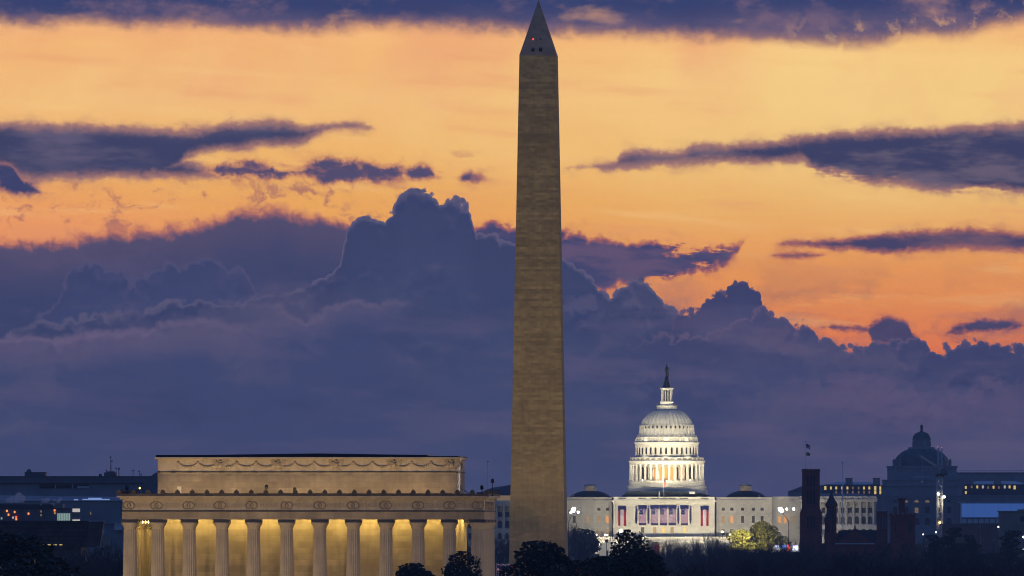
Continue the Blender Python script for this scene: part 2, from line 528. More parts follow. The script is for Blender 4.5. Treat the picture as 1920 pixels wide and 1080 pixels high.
class MB:
    """collects faces; build() links them as one mesh object"""
    def __init__(s):
        s.v, s.f, s.sm = [], [], []

    def add(s, vs_, fs_, smooth=False):
        o = len(s.v)
        s.v += [tuple(q) for q in vs_]
        s.f += [tuple(i + o for i in f) for f in fs_]
        s.sm += [smooth] * len(fs_)
        return s

    def box(s, x0, x1, y0, y1, z0, z1, taper=1.0):
        cx, cy = (x0 + x1) / 2, (y0 + y1) / 2
        t = lambda x, y: (cx + (x - cx) * taper, cy + (y - cy) * taper)
        a = [(x0, y0), (x1, y0), (x1, y1), (x0, y1)]
        vs_ = [(x, y, z0) for x, y in a] + [(*t(x, y), z1) for x, y in a]
        return s.add(vs_, [(3, 2, 1, 0), (4, 5, 6, 7), (0, 1, 5, 4), (1, 2, 6, 5), (2, 3, 7, 6), (3, 0, 4, 7)])

    def lathe(s, prof, n=32, cx=0, cy=0, a0=0.0, a1=None, smooth=True, flute=0.0, cap=True):
        """prof: (radius, z) from bottom to top"""
        full = a1 is None
        a1 = a0 + 2 * math.pi if full else a1
        m = n if full else n + 1
        vs_, fs_ = [], []
        for r, z in prof:
            for i in range(m):
                a = a0 + (a1 - a0) * i / n
                rr = r * (1 - flute * (i % 2)) if flute else r
                vs_.append((cx + rr * math.cos(a), cy + rr * math.sin(a), z))
        for j in range(len(prof) - 1):
            for i in range(n):
                k = (i + 1) % m
                fs_.append((j * m + i, j * m + k, (j + 1) * m + k, (j + 1) * m + i))
        if cap and full:
            fs_.append(tuple(range(m - 1, -1, -1)))
            fs_.append(tuple((len(prof) - 1) * m + i for i in range(m)))
        return s.add(vs_, fs_, smooth)

    def prism(s, poly, y0, y1):
        """an outline in x,z given thickness along y"""
        n = len(poly)
        vs_ = [(x, y0, z) for x, z in poly] + [(x, y1, z) for x, z in poly]
        fs_ = [tuple(range(n)), tuple(range(2 * n - 1, n - 1, -1))]
        fs_ += [(i, (i + 1) % n + 0, (i + 1) % n + n, i + n) for i in range(n)]
        fs_ = fs_[:2] + [(f[3], f[2], f[1], f[0]) for f in fs_[2:]]
        return s.add(vs_, fs_)

    def tube(s, p0, p1, r0, r1=None, n=5, smooth=True):
        r1 = r0 if r1 is None else r1
        p0, p1 = Vector(p0), Vector(p1)
        d = (p1 - p0)
        if d.length < 1e-6:
            return s
        d.normalize()
        a = d.orthogonal().normalized()
        b = d.cross(a)
        vs_ = []
        for p, r in ((p0, r0), (p1, r1)):
            for i in range(n):
                q = 2 * math.pi * i / n
                vs_.append(p + (a * math.cos(q) + b * math.sin(q)) * r)
        fs_ = [(i, (i + 1) % n, n + (i + 1) % n, n + i) for i in range(n)]
        fs_ += [tuple(range(n - 1, -1, -1)), tuple(range(n, 2 * n))]
        return s.add(vs_, fs_, smooth)

    def ball(s, c, r, n=8, m=6, sz=1.0):
        prof = [(max(r * math.sin(math.pi * j / m), .001), c[2] - r * sz * math.cos(math.pi * j / m)) for j in range(m + 1)]
        return s.lathe(prof, n, c[0], c[1])

    def mesh(s, name, mat):
        me = bpy.data.meshes.new(name)
        me.from_pydata(s.v, [], s.f)
        me.polygons.foreach_set('use_smooth', s.sm)
        me.materials.append(mat)
        me.update()
        return me

    def build(s, name, mat, parent=None, loc=None, rz=0.0):
        return put_mesh(name, s.mesh(name, mat), parent, loc, rz)


def put_mesh(name, me, parent=None, loc=None, rz=0.0):
    o = bpy.data.objects.new(name, me)
    col.objects.link(o)
    if parent is not None:
        o.parent = parent
    if loc is not None:
        o.location = loc
    if rz:
        o.rotation_euler = (0, 0, rz)
    return o


def tag(o, label, cat, group=None):
    o['label'] = label
    o['category'] = cat
    if group:
        o['group'] = group
    return o


def thing(name, label, cat, loc=(0, 0, 0), rz=0.0, group=None):
    o = bpy.data.objects.new(name, None)
    col.objects.link(o)
    o.empty_display_size = 1
    o.location = loc
    o.rotation_euler = (0, 0, rz)
    return tag(o, label, cat, group)


def copy_thing(o, loc, rz=None, label=None, scale=None, parent=None):
    c = o.copy()
    col.objects.link(c)
    if parent is not None:
        c.parent = parent
    if loc is not None:
        c.location = loc
    if rz is not None:
        c.rotation_euler = (0, 0, rz)
    if scale is not None:
        c.scale = scale
    if label:
        c['label'] = label
    for ch in list(o.children):
        copy_thing(ch, None, parent=c)
    return c


def lamp(name, kind, parent, loc, energy, color, target=None, size=1.0, spot=R(60), blend=.6):
    l = bpy.data.lights.new(name, kind)
    l.energy = energy * KX
    l.color = color
    if kind == 'SPOT':
        l.spot_size = spot
        l.spot_blend = blend
        l.shadow_soft_size = size
    elif kind == 'AREA':
        if isinstance(size, tuple):
            l.shape = 'RECTANGLE'
            l.size, l.size_y = size
        else:
            l.size = size
    else:
        l.shadow_soft_size = size
    o = bpy.data.objects.new(name, l)
    col.objects.link(o)
    o.parent = parent
    o.location = loc
    if target is not None:
        o.rotation_euler = (Vector(target) - Vector(loc)).to_track_quat('-Z', 'Y').to_euler()
    return o


class Site:
    """metres of a place at a given distance: measured offsets from its own centre line"""
    def __init__(s, px, Y, zb):
        s.k = Y / FPX
        s.px, s.Y, s.zb = px, Y, zb
        s.loc = ((px - 960) * s.k, Y, zb)

    def x(s, px): return (px - s.px) * s.k
    def z(s, py): return CAMZ - (py - HOR) * s.k - s.zb
    def w(s, n): return n * s.k


# the haze is added last; the materials first
M = {}
M['marble'] = material('weathered_marble', (.43, .375, .29), .18, .25, .75, brick=(2.8, .95, .03, .12), streak=.2, course=(.95, .42, -50.0))
M['marble_plain'] = material('marble', (.43, .385, .32), .12, .4, .75, streak=.25)
M['marble_dark'] = material('dark_marble', (.085, .078, .07), .3, .8, .85)  # even dark tone; also paints the shade lines of taenia and string course
M['abacus'] = material('dark_stone', (.045, .05, .07), .2, 1.0, .7)  # even blue-grey, much darker than the column stone
M['roof_dark'] = material('dark_roof', (.022, .025, .034), .2, .2, .6)
M['relief'] = material('carved_marble', (.34, .29, .22), .2, 1.0, .8)
M['obelisk_low'] = material('obelisk_marble', (.45, .36, .17), .12, .10, .8, streak=.2, course=(.70, .62, 38.0))
M['obelisk_cap'] = material('obelisk_cap_marble', (.37, .32, .25), .14, .3, .8, brick=(3.2, 1.3, .03, .14))
M['dark'] = material('dark_metal', (.02, .022, .028), .2, 2.0, .5)
M['opening'] = material('dark_opening', (.012, .013, .018), .1, 1.0, .4)
M['white_stone'] = material('white_painted_stone', (.74, .72, .66), .06, .3, .6, brick=(2.2, .75, .015, .05))
M['white_iron'] = material('white_painted_iron', (.78, .76, .70), .05, .4, .5)
M['wing_stone'] = material('pale_stone', (.50, .49, .46), .10, .25, .7, brick=(2.0, .7, .015, .08))
M['green_roof'] = material('dark_copper_roof', (.018, .028, .030), .2, .3, .6)
M['bronze'] = material('dark_bronze', (.025, .035, .04), .25, 1.0, .45, metallic=.3)
M['window_dark'] = material('window_glass_dark', (.035, .035, .04), .2, 1.0, .2, spec=.5)
M['window_warm'] = glow('lit_window_warm', (1.0, .45, .12), .48)
M['window_dim'] = glow('lit_window_dim', (.62, .40, .20), .28)
M['window_yellow'] = glow('lit_window_yellow', (1.0, .72, .22), .75)
M['window_green'] = glow('lit_window_green', (.55, .80, .68), .42)
M['window_white'] = glow('lit_window_white', (.95, .85, .75), .55)
M['bulb'] = glow('lamp_glow', (1.0, .86, .62), 14)
M['bulb_cool'] = glow('lamp_glow_cool', (.92, .95, 1.0), 30)
M['bulb_gold'] = glow('lamp_glow_gold', (1.0, .66, .22), 8)
M['red_glow'] = glow('red_beacon', (1.0, .06, .03), 3)
M['orange_glow'] = glow('orange_light', (1.0, .30, .08), 1.6)
M['lib_stone'] = material('grey_granite', (.29, .30, .33), .15, .2, .8, brick=(3.0, 1.2, .03, .1))
M['lib_roof'] = material('old_copper', (.10, .12, .135), .2, .3, .7)
M['red_stone'] = material('red_sandstone', (.27, .062, .042), .25, .35, .85, brick=(1.2, .5, .03, .2))
M['slate'] = material('slate_roof', (.05, .055, .065), .2, .5, .7)
M['concrete'] = material('grey_concrete', (.25, .27, .31), .15, .1, .8)
M['concrete_dark'] = material('dark_concrete', (.13, .14, .165), .2, .1, .8)
M['steel_white'] = material('white_steel', (.6, .6, .62), .08, 1.0, .45)
M['snow_roof'] = material('pale_metal_roof', (.55, .56, .60), .15, .1, .6)
M['bronze_lattice'] = material('bronze_lattice', (.085, .07, .065), .35, .35, .6, brick=(2.2, 1.1, .12, .35))
M['brick_wall'] = material('pink_brick', (.26, .15, .125), .15, .3, .85, brick=(1.0, .4, .04, .12))
M['blue_panel'] = glow('lit_blue_panel', (.055, .14, .46), .62)
M['white_pole'] = material('white_pole', (.85, .85, .87), .04, 1.0, .4)
M['tan_stone'] = material('tan_stone', (.26, .23, .20), .12, .3, .8)
M['cloth_red'] = material('red_cloth', (.42, .03, .05), .08, 1.0, .9)
M['cloth_white'] = material('white_cloth', (.72, .70, .78), .05, 1.0, .9)
M['cloth_blue'] = material('navy_cloth', (.022, .03, .15), .1, 1.0, .9)
M['flag_red'] = material('flag_red_cloth', (.28, .05, .18), .08, 1.0, .9)
M['flag_white'] = material('flag_white_cloth', (.80, .80, 1.0), .05, 1.0, .9)
M['cloth_gold'] = material('yellow_cloth', (.55, .45, .12), .1, 1.0, .9)
M['bark'] = material('bark', (.035, .03, .027), .3, 2.0, .9)
M['twig'] = material('bare_twigs', (.052, .053, .060), .3, 1.0, .9)
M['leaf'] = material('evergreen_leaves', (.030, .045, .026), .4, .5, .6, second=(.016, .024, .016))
M['leaf_lit'] = material('lit_leaves', (.21, .19, .045), .3, .4, .6, second=(.09, .095, .03))  # lit copy of the leaf colour: yellow lamp light partly put into it
M['needle'] = material('cedar_needles', (.028, .040, .034), .3, .5, .7)
M['grass'] = material('winter_grass', (.045, .055, .028), .3, .02, .9)

# ================================================================== ground
def ground_z(x, y):
    z = 6.0
    z += 16 * max(0, min(1, (y - 4300) / 900)) ** 1.2            # the hill under the domed building
    z += 8.5 * max(0, min(1, (y - 5600) / 2200))
    z += 6.0 * math.exp(-(((x - 8) / 130) ** 2 + ((y - 2790) / 130) ** 2))   # knoll of the obelisk
    z += 5.0 * math.exp(-(((x + 33) / 90) ** 2 + ((y - 1560) / 80) ** 2))    # terrace of the memorial
    z += 22 * math.exp(-((y + 60) / 150) ** 2)                   # the hill the camera stands on
    return z


g = MB()
xs = [-4200 + 100 * i for i in range(85)]
ys = [-400 + 60 * i for i in range(142)]
for yv in ys:
    for xv in xs:
        g.v.append((xv, yv, ground_z(xv, yv) + .5 * mnoise.noise((xv * .01, yv * .01, 0))))
nx = len(xs)
for j in range(len(ys) - 1):
    for i in range(nx - 1):
        g.f.append((j * nx + i, j * nx + i + 1, (j + 1) * nx + i + 1, (j + 1) * nx + i))
        g.sm.append(True)
go = g.build('ground', M['grass'])
go['kind'] = 'structure'

# ================================================================== columned memorial
FLOOD = (1.0, .66, .29)
GOLD = (1.0, .66, .17)
me_ = Site(568, 1545, 10.0)
mem = thing('columned_memorial', 'floodlit pale marble memorial with a row of fluted columns and a plain attic block', 'memorial',
            me_.loc, R(-2.75))
XL, XR = me_.x(228), me_.x(908)
DEP = 35.0                                   # depth of the colonnade
z_aba0, z_aba1 = me_.z(979.5), me_.z(974.2)
z_arch, z_fri, z_cor = me_.z(959), me_.z(936), me_.z(925.5)
FLOOR = z_aba1 - 13.5
# stepped platform
b = MB()
for i in range(3):
    e = 1.6 + i * .9
    b.box(XL - e, XR + e, -e, DEP + e, FLOOR - .9 * (i + 1), FLOOR - .9 * i - (0 if i == 0 else .002))
b.box(XL - 8, XR + 8, -8, DEP + 8, -4, FLOOR - 2.7)
b.build('stepped_base', M['marble'], mem)
# columns
def doric():
    h = z_aba0 - FLOOR
    rb, rt = 1.20, .98
    prof = []
    for i in range(9):
        t = i / 8
        prof.append((rb + (rt - rb) * (t ** 1.25), t * (h - 1.05)))
    b = MB().lathe(prof, 40, flute=.085, smooth=False)
    return b


def echinus():
    h = z_aba0 - FLOOR
    return MB().lathe([(1.0, h - 1.05), (1.01, h - .85), (1.13, h - .55), (1.36, h - .18), (1.40, h - .002)], 32)


def abacus():
    a = 1.31
    return MB().box(-a, a, -a, a, z_aba0 - FLOOR, z_aba1 - FLOOR - .004)


col_me = doric().mesh('column', M['marble_plain'])
ech_me = echinus().mesh('echinus', M['marble_plain'])
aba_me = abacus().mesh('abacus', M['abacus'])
cpx = [241.5, 294, 353.5, 415, 474.5, 536.5, 599, 662, 723.5, 783.5, 842.5, 895.5]
cxs = [me_.x(p) for p in cpx]
cys = [1.2 + i * (DEP - 2.4) / 7 for i in range(8)]
spots = [(x, cys[0]) for x in cxs] + [(x, cys[-1]) for x in cxs]
spots += [(cxs[0], y) for y in cys[1:-1]] + [(cxs[-1], y) for y in cys[1:-1]]
for (x, y) in spots:
    o = put_mesh('column', col_me, mem, (x, y, FLOOR))
    put_mesh('echinus', ech_me, o)
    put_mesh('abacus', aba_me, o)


def ring(b, x0, x1, y0, y1, z0, z1, t):
    """four walls round a rectangle, butted at the corners"""
    b.box(x0, x1, y0, y0 + t, z0, z1).box(x0, x1, y1 - t, y1, z0, z1)
    b.box(x0, x0 + t, y0 + t, y1 - t, z0, z1).box(x1 - t, x1, y0 + t, y1 - t, z0, z1)
    return b


ring(MB(), XL, XR, 0, DEP, z_aba1, z_arch - .04, 2.4).build('architrave', M['marble'], mem)
ring(MB(), XL - .14, XR + .14, -.14, DEP + .14, z_arch - .04, z_arch + .10, 2.6).build('taenia', M['marble_dark'], mem)  # dark colour stands in for the shadow line under the frieze
fr = ring(MB(), XL + .06, XR - .06, .06, DEP - .06, z_arch + .10, z_fri, 2.3).build('frieze', M['marble_plain'], mem)
c = MB()
ring(c, XL - .35, XR + .35, -.35, DEP + .35, z_fri, z_fri + .28, 3.0)
ring(c, XL - .80, XR + .80, -.80, DEP + .80, z_fri + .28, z_fri + .52, 4.0)
c.build('cornice', M['marble_plain'], mem)
c = MB()
ring(c, XL - .72, XR + .72, -.72, DEP + .72, z_fri + .52, z_cor, 3.8)
c.box(XL + 2.6, XR - 2.6, 2.6, DEP - 2.6, z_fri + .3, z_fri + .5)
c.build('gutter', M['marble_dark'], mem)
# little guttae under the side frieze and along the top of the gutter the antefixes
ant = MB().prism([(-.34, 0), (.34, 0), (.42, .24), (.30, .42), (.12, .60), (0, .66), (-.12, .60), (-.30, .42), (-.42, .24)], -.13, .13).mesh('antefix', M['marble_dark'])
n = 26
sx = (XR - XL + 1.0) / (n - 1)
for i in range(n):
    put_mesh('antefix', ant, mem, (XL - .5 + i * sx, -.50, z_cor))
for i in range(1, 14):
    put_mesh('antefix', ant, mem, (XR + .5, -.5 + i * DEP / 13, z_cor), R(90))
    put_mesh('antefix', ant, mem, (XL - .5, -.5 + i * DEP / 13, z_cor), R(90))
# pairs of wreaths on the frieze and the names between them
def wreath_pair():
    b = MB()
    for cx in (-.34, .34):
        k = 20
        for i in range(k):
            a0, a1 = 2 * math.pi * i / k, 2 * math.pi * (i + 1) / k
            r = .56
            rr = .10 + .03 * (i % 2)
            b.tube((cx + r * math.cos(a0), 0, r * math.sin(a0)), (cx + r * math.cos(a1), 0, r * math.sin(a1)), rr, rr, 6)
    return b


wre = wreath_pair().mesh('wreath', M['relief'])
wpx = [240, 292, 352.5, 411.5, 471, 537, 599, 661.5, 722.5, 783.5, 842.5, 896]
zc = (z_arch + z_fri) / 2 - .05
for p in wpx:
    put_mesh('wreath', wre, mem, (me_.x(p), .03, zc))
for i in range(1, 7):
    put_mesh('wreath', wre, mem, (XR - .03, cys[i], zc), R(90))
names = ['INDIANA', 'MISSISSIPPI', 'ILLINOIS', 'ALABAMA', 'MAINE', 'MISSOURI', 'ARKANSAS', 'MICHIGAN', 'FLORIDA', 'TEXAS', 'IOWA']


def letters(text, size, mat, parent, loc, rz=0.0, name='lettering', depth=.02, width=None):
    cu = bpy.data.curves.new(name, 'FONT')
    cu.body = text
    cu.size = size
    cu.align_x = 'CENTER'
    cu.align_y = 'CENTER'
    cu.extrude = depth
    tmp = bpy.data.objects.new(name, cu)
    col.objects.link(tmp)
    dg = bpy.context.evaluated_depsgraph_get()
    me = bpy.data.meshes.new_from_object(tmp.evaluated_get(dg))
    bpy.data.objects.remove(tmp)
    bpy.data.curves.remove(cu)
    xs_ = [v.co.x for v in me.vertices]
    k = 1.0
    if width and xs_ and max(xs_) - min(xs_) > width:
        k = width / (max(xs_) - min(xs_))
    for v in me.vertices:                        # stand the text up: x, -depth, z
        x, y, z = v.co
        v.co = (x * k, -z, y)
    me.materials.clear()
    me.materials.append(mat)
    o = put_mesh(name, me, parent, loc, rz)
    return o


for i, nm in enumerate(names):
    xa, xb = me_.x(wpx[i]), me_.x(wpx[i + 1])
    letters(nm, .95, M['relief'], mem, ((xa + xb) / 2, .05, zc), width=xb - xa - 2.0)
# inner chamber and the attic above it
CX0, CX1 = me_.x(301), me_.x(852)
CY0, CY1 = 5.6, DEP - 5.6
b = MB()
ring(b, CX0, CX1, CY0, CY1, FLOOR, z_fri + .3, 1.5)
b.build('chamber_wall', M['marble'], mem)
# ceiling of the walk behind the columns
b = MB()
ring(b, XL + 2.4, XR - 2.4, 2.42, DEP - 2.42, z_aba1 + .9, z_aba1 + 1.3, 3.6)
b.build('walk_ceiling', M['marble_plain'], mem)
AX0, AX1 = me_.x(290.5), me_.x(852.5)
AY0, AY1 = 4.3, DEP - 4.3
z_str, z_at1, z_at2 = me_.z(885.3), me_.z(860.5), me_.z(857)
b = MB()
b.box(AX0, AX1, AY0, AY1, z_fri + .55, z_str - .02)
b.build('attic_wall', M['marble'], mem)
MB().box(AX0 - .12, AX1 + .12, AY0 - .12, AY1 + .12, z_str - .02, z_str + .10).build('string_course', M['marble_dark'], mem)  # shadow line across the attic, put into the colour of this course
MB().box(AX0 + .02, AX1 - .02, AY0 + .02, AY1 - .02, z_str + .10, z_at1).build('attic_frieze', M['marble_plain'], mem)
MB().box(AX0 - .45, AX1 + .45, AY0 - .45, AY1 + .45, z_at1, z_at2).build('attic_cornice', M['marble_plain'], mem)
b = MB()
za = me_.z(852.5)
b.box(AX0 - .30, AX1 - 4.5, AY0 + .1, AY1 + .3, z_at2, za)
xm = me_.x(592)
b.prism([(AX0 + 8, za + .004), (AX1 - 6, za + .004), (AX1 - 10, za + .05), (xm, za + .24)], AY0 + .3, AY1)
b.build('roof', M['roof_dark'], mem)
MB().box(AX1 - 4.4, AX1 + .4, AY0 + .4, AY1 + .3, z_at2, me_.z(854.5)).build('roof_edge', M['marble_dark'], mem)
# carved garlands with an eagle crest at each third bay
zg = (z_str + z_at1) / 2 + .15


def crest():
    b = MB()
    for s in (-1, 1):
        b.prism([(0, -.2), (s * .35, -.45), (s * .95, -.1), (s * 1.25, .55), (s * 1.0, .95), (s * .72, .90), (s * .62, .45), (s * .2, .25)][::s], -.12, .02)
        b.prism([(0, -.55), (s * .40, -.95), (s * .80, -1.0), (s * .55, -.6), (s * .2, -.3)][::s], -.10, .02)
    b.ball((0, -.02, .55), .26, 8, 6)
    b.ball((0, 0, .0), .36, 8, 6, 1.4)
    return b


crest_me = crest().mesh('eagle_crest', M['relief'])
gar = MB()
W = me_.w(36.4)
k = 10
for i in range(k):
    t0, t1 = i / k, (i + 1) / k
    f = lambda t: (W * (t - .5), .0, .72 * (2 * t - 1) ** 2 - .42)
    gar.tube(f(t0), f(t1), .09 + .12 * math.sin(math.pi * t0), .09 + .12 * math.sin(math.pi * t1), 6)
gar.ball((-W / 2, 0, .34), .20, 6, 4)
gar_me = gar.mesh('garland', M['relief'])
for i in range(5):
    cpx_ = 409 + i * 109 - 0.0
    put_mesh('eagle_crest', crest_me, mem, (me_.x(cpx_), AY0, zg))
x0 = 318
i = 0
for i in range(14):
    p = 330 + i * 36.6
    put_mesh('garland', gar_me, mem, (me_.x(p + 18), AY0, zg + .05))
for j in range(3):
    put_mesh('garland', gar_me, mem, (AX1, AY0 + 5 + j * 6, zg + .05), R(90))
# a pale repair stone in the attic wall
MB().box(me_.x(327.5), me_.x(335), AY0 - .02, AY0 + .1, z_cor + .1, me_.z(912)).build('repair_stone', M['white_stone'], mem)
# lamps along the top of the walk, washing the chamber wall
dl_me = MB().box(-1.6, 1.6, -.12, .12, 0, .12).mesh('wash_lamp', M['dark'])
for i in range(len(cxs) - 1):
    xa = (cxs[i] + cxs[i + 1]) / 2
    if i in (0, 10):
        continue
    o = put_mesh('wash_lamp', dl_me, mem, (xa, 3.4, z_aba1 + .70))
    lamp('wash_light', 'AREA', o, (0, 0, -.04), 215, GOLD, (0, 2.2, -3.2), (3.0, .14))
for j in range(2):
    ya = DEP * (.28 + .44 * j)
    for xs_, tx in ((cxs[-1] - 2.2, -1), (cxs[0] + 2.2, 1)):
        o = put_mesh('wash_lamp', dl_me, mem, (xs_, ya, z_aba1 + .70), R(90))
        lamp('wash_light', 'AREA', o, (0, 0, -.04), 750, GOLD, (0, -tx * 2.2, -3.2), (11.0, .14))
# the four bare bulbs that show in the left bay
lb = MB().ball((0, 0, 0), .12, 8, 6, 1.8).mesh('bulb', M['bulb_gold'])
for p in (260.5, 266, 271.5, 277.5):
    put_mesh('bulb', lb, mem, (me_.x(p), 6.0, me_.z(979)))
# floodlights on the lawn and on the cornice
fl = thing('floodlight', 'squat floodlight on the lawn, first in the row facing the memorial', 'floodlight', (0, 0, 0), 0, 'floodlights on the memorial lawn')
MB().tube((0, 0, -.6), (0, 0, .5), .08).build('post', M['dark'], fl)
MB().box(-.5, .5, -.3, .3, .5, 1.1).build('housing', M['dark'], fl)
fs_ = thing('floodlight', 'squat floodlight on the lawn off the right corner of the memorial', 'floodlight', (0, 0, 0), 0, 'floodlights on the memorial lawn')
MB().tube((0, 0, -.6), (0, 0, .5), .08).build('post', M['dark'], fs_)
MB().box(-.5, .5, -.3, .3, .5, 1.1).build('housing', M['dark'], fs_)
x, y = me_.loc[0] + XR + 42, 1545 + 6
fs_.location = (x, y, ground_z(x, y))
lamp('flood', 'SPOT', fs_, (0, 0, 1.2), 24000, (1.0, .72, .42), (-42, 10, 22), .6, R(75), .8)
ordinal = ['first', 'second', 'third', 'fourth', 'fifth', 'sixth', 'seventh']
floods = []
for i in range(6):
    x = me_.loc[0] + -62 + i * 24.5
    y = 1545 - 46
    o = fl if i == 0 else copy_thing(fl, None, label='squat floodlight on the lawn, %s in the row facing the memorial' % ordinal[i])
    o.location = (x, y, ground_z(x, y))
    floods.append(o)
for i, o in enumerate(floods):
    tx = me_.loc[0] + (-26 + i * 10.5)
    lamp('flood', 'SPOT', o, (0, 0, 1.2), (64000, 46000, 12000, 12000, 12000, 12000)[i], FLOOD, (tx - o.location[0], 46, 23), .6, R(70), .8)
# lamps standing on the cornice walk light the attic from below
roof_fl = MB().box(-.5, .5, -.16, .16, 0, .22).mesh('attic_lamp', M['dark'])
roof_st = MB().box(-7.5, 7.5, -.10, .10, 0, .06).mesh('attic_lamp', M['dark'])
for i in range(3):
    o = put_mesh('attic_lamp', roof_st, mem, (AX0 + (i + .5) * (AX1 - AX0) / 3, .7, z_cor + .03))
    lamp('attic_flood', 'AREA', o, (0, 0, .16), 360, FLOOD, (0, 3.6, 2.4), (15.4, .2))
o = put_mesh('attic_lamp', roof_fl, mem, (XR - 1.5, 16, z_cor + .03))
lamp('attic_flood', 'SPOT', o, (0, 0, .3), 1200, (1.0, .80, .55), (-3.6, -4, 5.0), .5, R(150), 1.0)

# small things standing on the roof of the memorial
def roof_post(px, py_top, label, kind, y=1.6):
    x = me_.x(px)
    o = thing('roof_camera' if kind == 'cam' else 'roof_lamp', label, 'camera' if kind == 'cam' else 'lamp', (0, 0, 0))
    ca, sa = math.cos(R(-2.75)), math.sin(R(-2.75))
    o.location = (me_.loc[0] + x * ca - y * sa, me_.loc[1] + x * sa + y * ca, 10 + z_fri + .52)
    h = me_.z(py_top) - z_fri - .52
    MB().tube((0, 0, 0), (0, 0, h - .3), .06, .05, 6).box(-.2, .2, -.2, .2, -.02, .08).build('post', M['dark'], o)
    if kind == 'cam':
        MB().ball((0, 0, h - .25), .30, 8, 6, 1.3).build('housing', M['dark'], o)
        MB().box(-.10, .30, -.12, .12, h - .5, h - .42).build('bracket', M['dark'], o)
    else:
        MB().box(-.26, .26, -.2, .2, h - .55, h).build('housing', M['dark'], o)
        MB().ball((.0, -.22, h - .27), .13, 8, 6).build('lens', M['bulb_gold'], o)
    return o


roof_post(235, 911, 'black camera on a short post on the left corner of the memorial roof', 'cam')
roof_post(259.5, 912, 'small lit lamp with a yellow glow on the left end of the memorial cornice', 'lamp')
roof_post(498, 910, 'black camera on a thin post against the middle of the attic wall', 'cam')
roof_post(551, 915, 'shorter black camera on a thin post right of the middle of the attic wall', 'cam')
roof_post(903, 911, 'shorter of two black cameras on the right corner of the memorial roof', 'cam')
roof_post(923, 899, 'taller of two black cameras on the right corner of the memorial roof', 'cam')
t = thing('roof_ladder', 'pale ladder leaning at the right end of the attic block', 'ladder', (0, 0, 0))
t.location = (me_.loc[0] + me_.x(872), 1545 + 8, 10 + z_fri + .52)
for s in (0, .5):
    MB().tube((-.9, s, me_.z(914) - z_fri - .5), (1.3, s, .0), .10, .10, 5).build('rail', M['steel_white'], t)
for i in range(6):
    q = (i + .5) / 6
    MB().tube((-.9 + 2.2 * q, 0, (me_.z(914) - z_fri - .5) * (1 - q)), (-.9 + 2.2 * q, .5, (me_.z(914) - z_fri - .5) * (1 - q)), .04).build('rung', M['steel_white'], t)

# ================================================================== obelisk
ob = Site(1010, 2780, 12.0)
obl = thing('stone_obelisk', 'tall grey-brown stone obelisk with a pointed cap rising above everything else', 'obelisk', ob.loc, R(-3.3))
kx = math.cos(R(3.3))
ztop, zcap, zb = ob.z(-1.0), ob.z(105.5), -3.0
wt_ = ob.w(68.5) / 2
wb_ = ob.w(104.5) / 2
zb_ref = ob.z(1040)
wz = lambda z: wt_ + (wb_ - wt_) * (zcap - z) / (zcap - zb_ref)
b = MB()
nlev = 30
vs_ = []
for i in range(nlev + 1):
    z = zb + (zcap - zb) * i / nlev
    w = wz(z)
    vs_ += [(-w, -w, z), (w, -w, z), (w, w, z), (-w, w, z)]
fs_ = []
for i in range(nlev):
    for q in range(4):
        r = (q + 1) % 4
        fs_.append((i * 4 + q, i * 4 + r, i * 4 + 4 + r, i * 4 + 4 + q))
b.add(vs_, fs_)
b.build('shaft', M['obelisk_low'], obl)
w = wt_ + .06
MB().add([(-w, -w, zcap), (w, -w, zcap), (w, w, zcap), (-w, w, zcap), (0, 0, ztop)], [(0, 1, 4), (1, 2, 4), (2, 3, 4), (3, 0, 4), (3, 2, 1, 0)]).build('pointed_cap', M['obelisk_cap'], obl)


def cap_y(z):
    return -w * (ztop - z) / (ztop - zcap)


for px, wd in ((1001, .42), (1015.3, .5)):
    z = ob.z(95.2)
    o = MB().box(-wd, wd, cap_y(z - .45) - .06, cap_y(z) + .6, z - .42, z + .42).build('window', M['opening'], obl, (ob.x(px) * 1.0, 0, 0))
z = ob.z(74.5)
MB().ball((ob.x(1001), cap_y(z) - .06, z), .20, 8, 6).build('beacon', M['red_glow'], obl)
MB().ball((ob.x(1015), cap_y(z) - .02, z), .20, 8, 6).build('beacon', M['dark'], obl)
# floodlights round its base, set well back on the grass
labels = ['black floodlight box on the grass west of the obelisk', 'black floodlight box on the grass southwest of the obelisk',
          'black floodlight box on the grass northwest of the obelisk']
fb = thing('floodlight_box', labels[0], 'floodlight', (ob.loc[0], 0, 0), 0, 'floodlights round the obelisk')
MB().box(-1, 1, -.8, .8, -.5, 1.0).build('housing', M['dark'], fb)
MB().box(-.9, .9, -.85, -.80, -.2, .8).build('rim', M['steel_white'], fb)
for i, (dx_, dy_) in enumerate(((0, -215), (34, -205), (-34, -205))):
    o = fb if i == 0 else copy_thing(fb, None, label=labels[i])
    x, y = ob.loc[0] + dx_, ob.loc[1] + dy_
    o.location = (x, y, ground_z(x, y))
    lamp('flood', 'SPOT', o, (0, 0, 1.2), 162000, (1.0, .70, .28), (-dx_, -dy_, 96), 1.5, R(41), .7)

ff = copy_thing(fb, (ob.loc[0] + 6, ob.loc[1] - 48, ground_z(ob.loc[0] + 6, ob.loc[1] - 48)), None, 'black floodlight box close to the foot of the obelisk')
for ch in list(ff.children):
    if ch.type == 'LIGHT':
        bpy.data.objects.remove(ch)
lamp('flood', 'SPOT', ff, (0, 0, 1.2), 4500, (1.0, .76, .44), (-6, 48, 14), 1.0, R(80), .9)

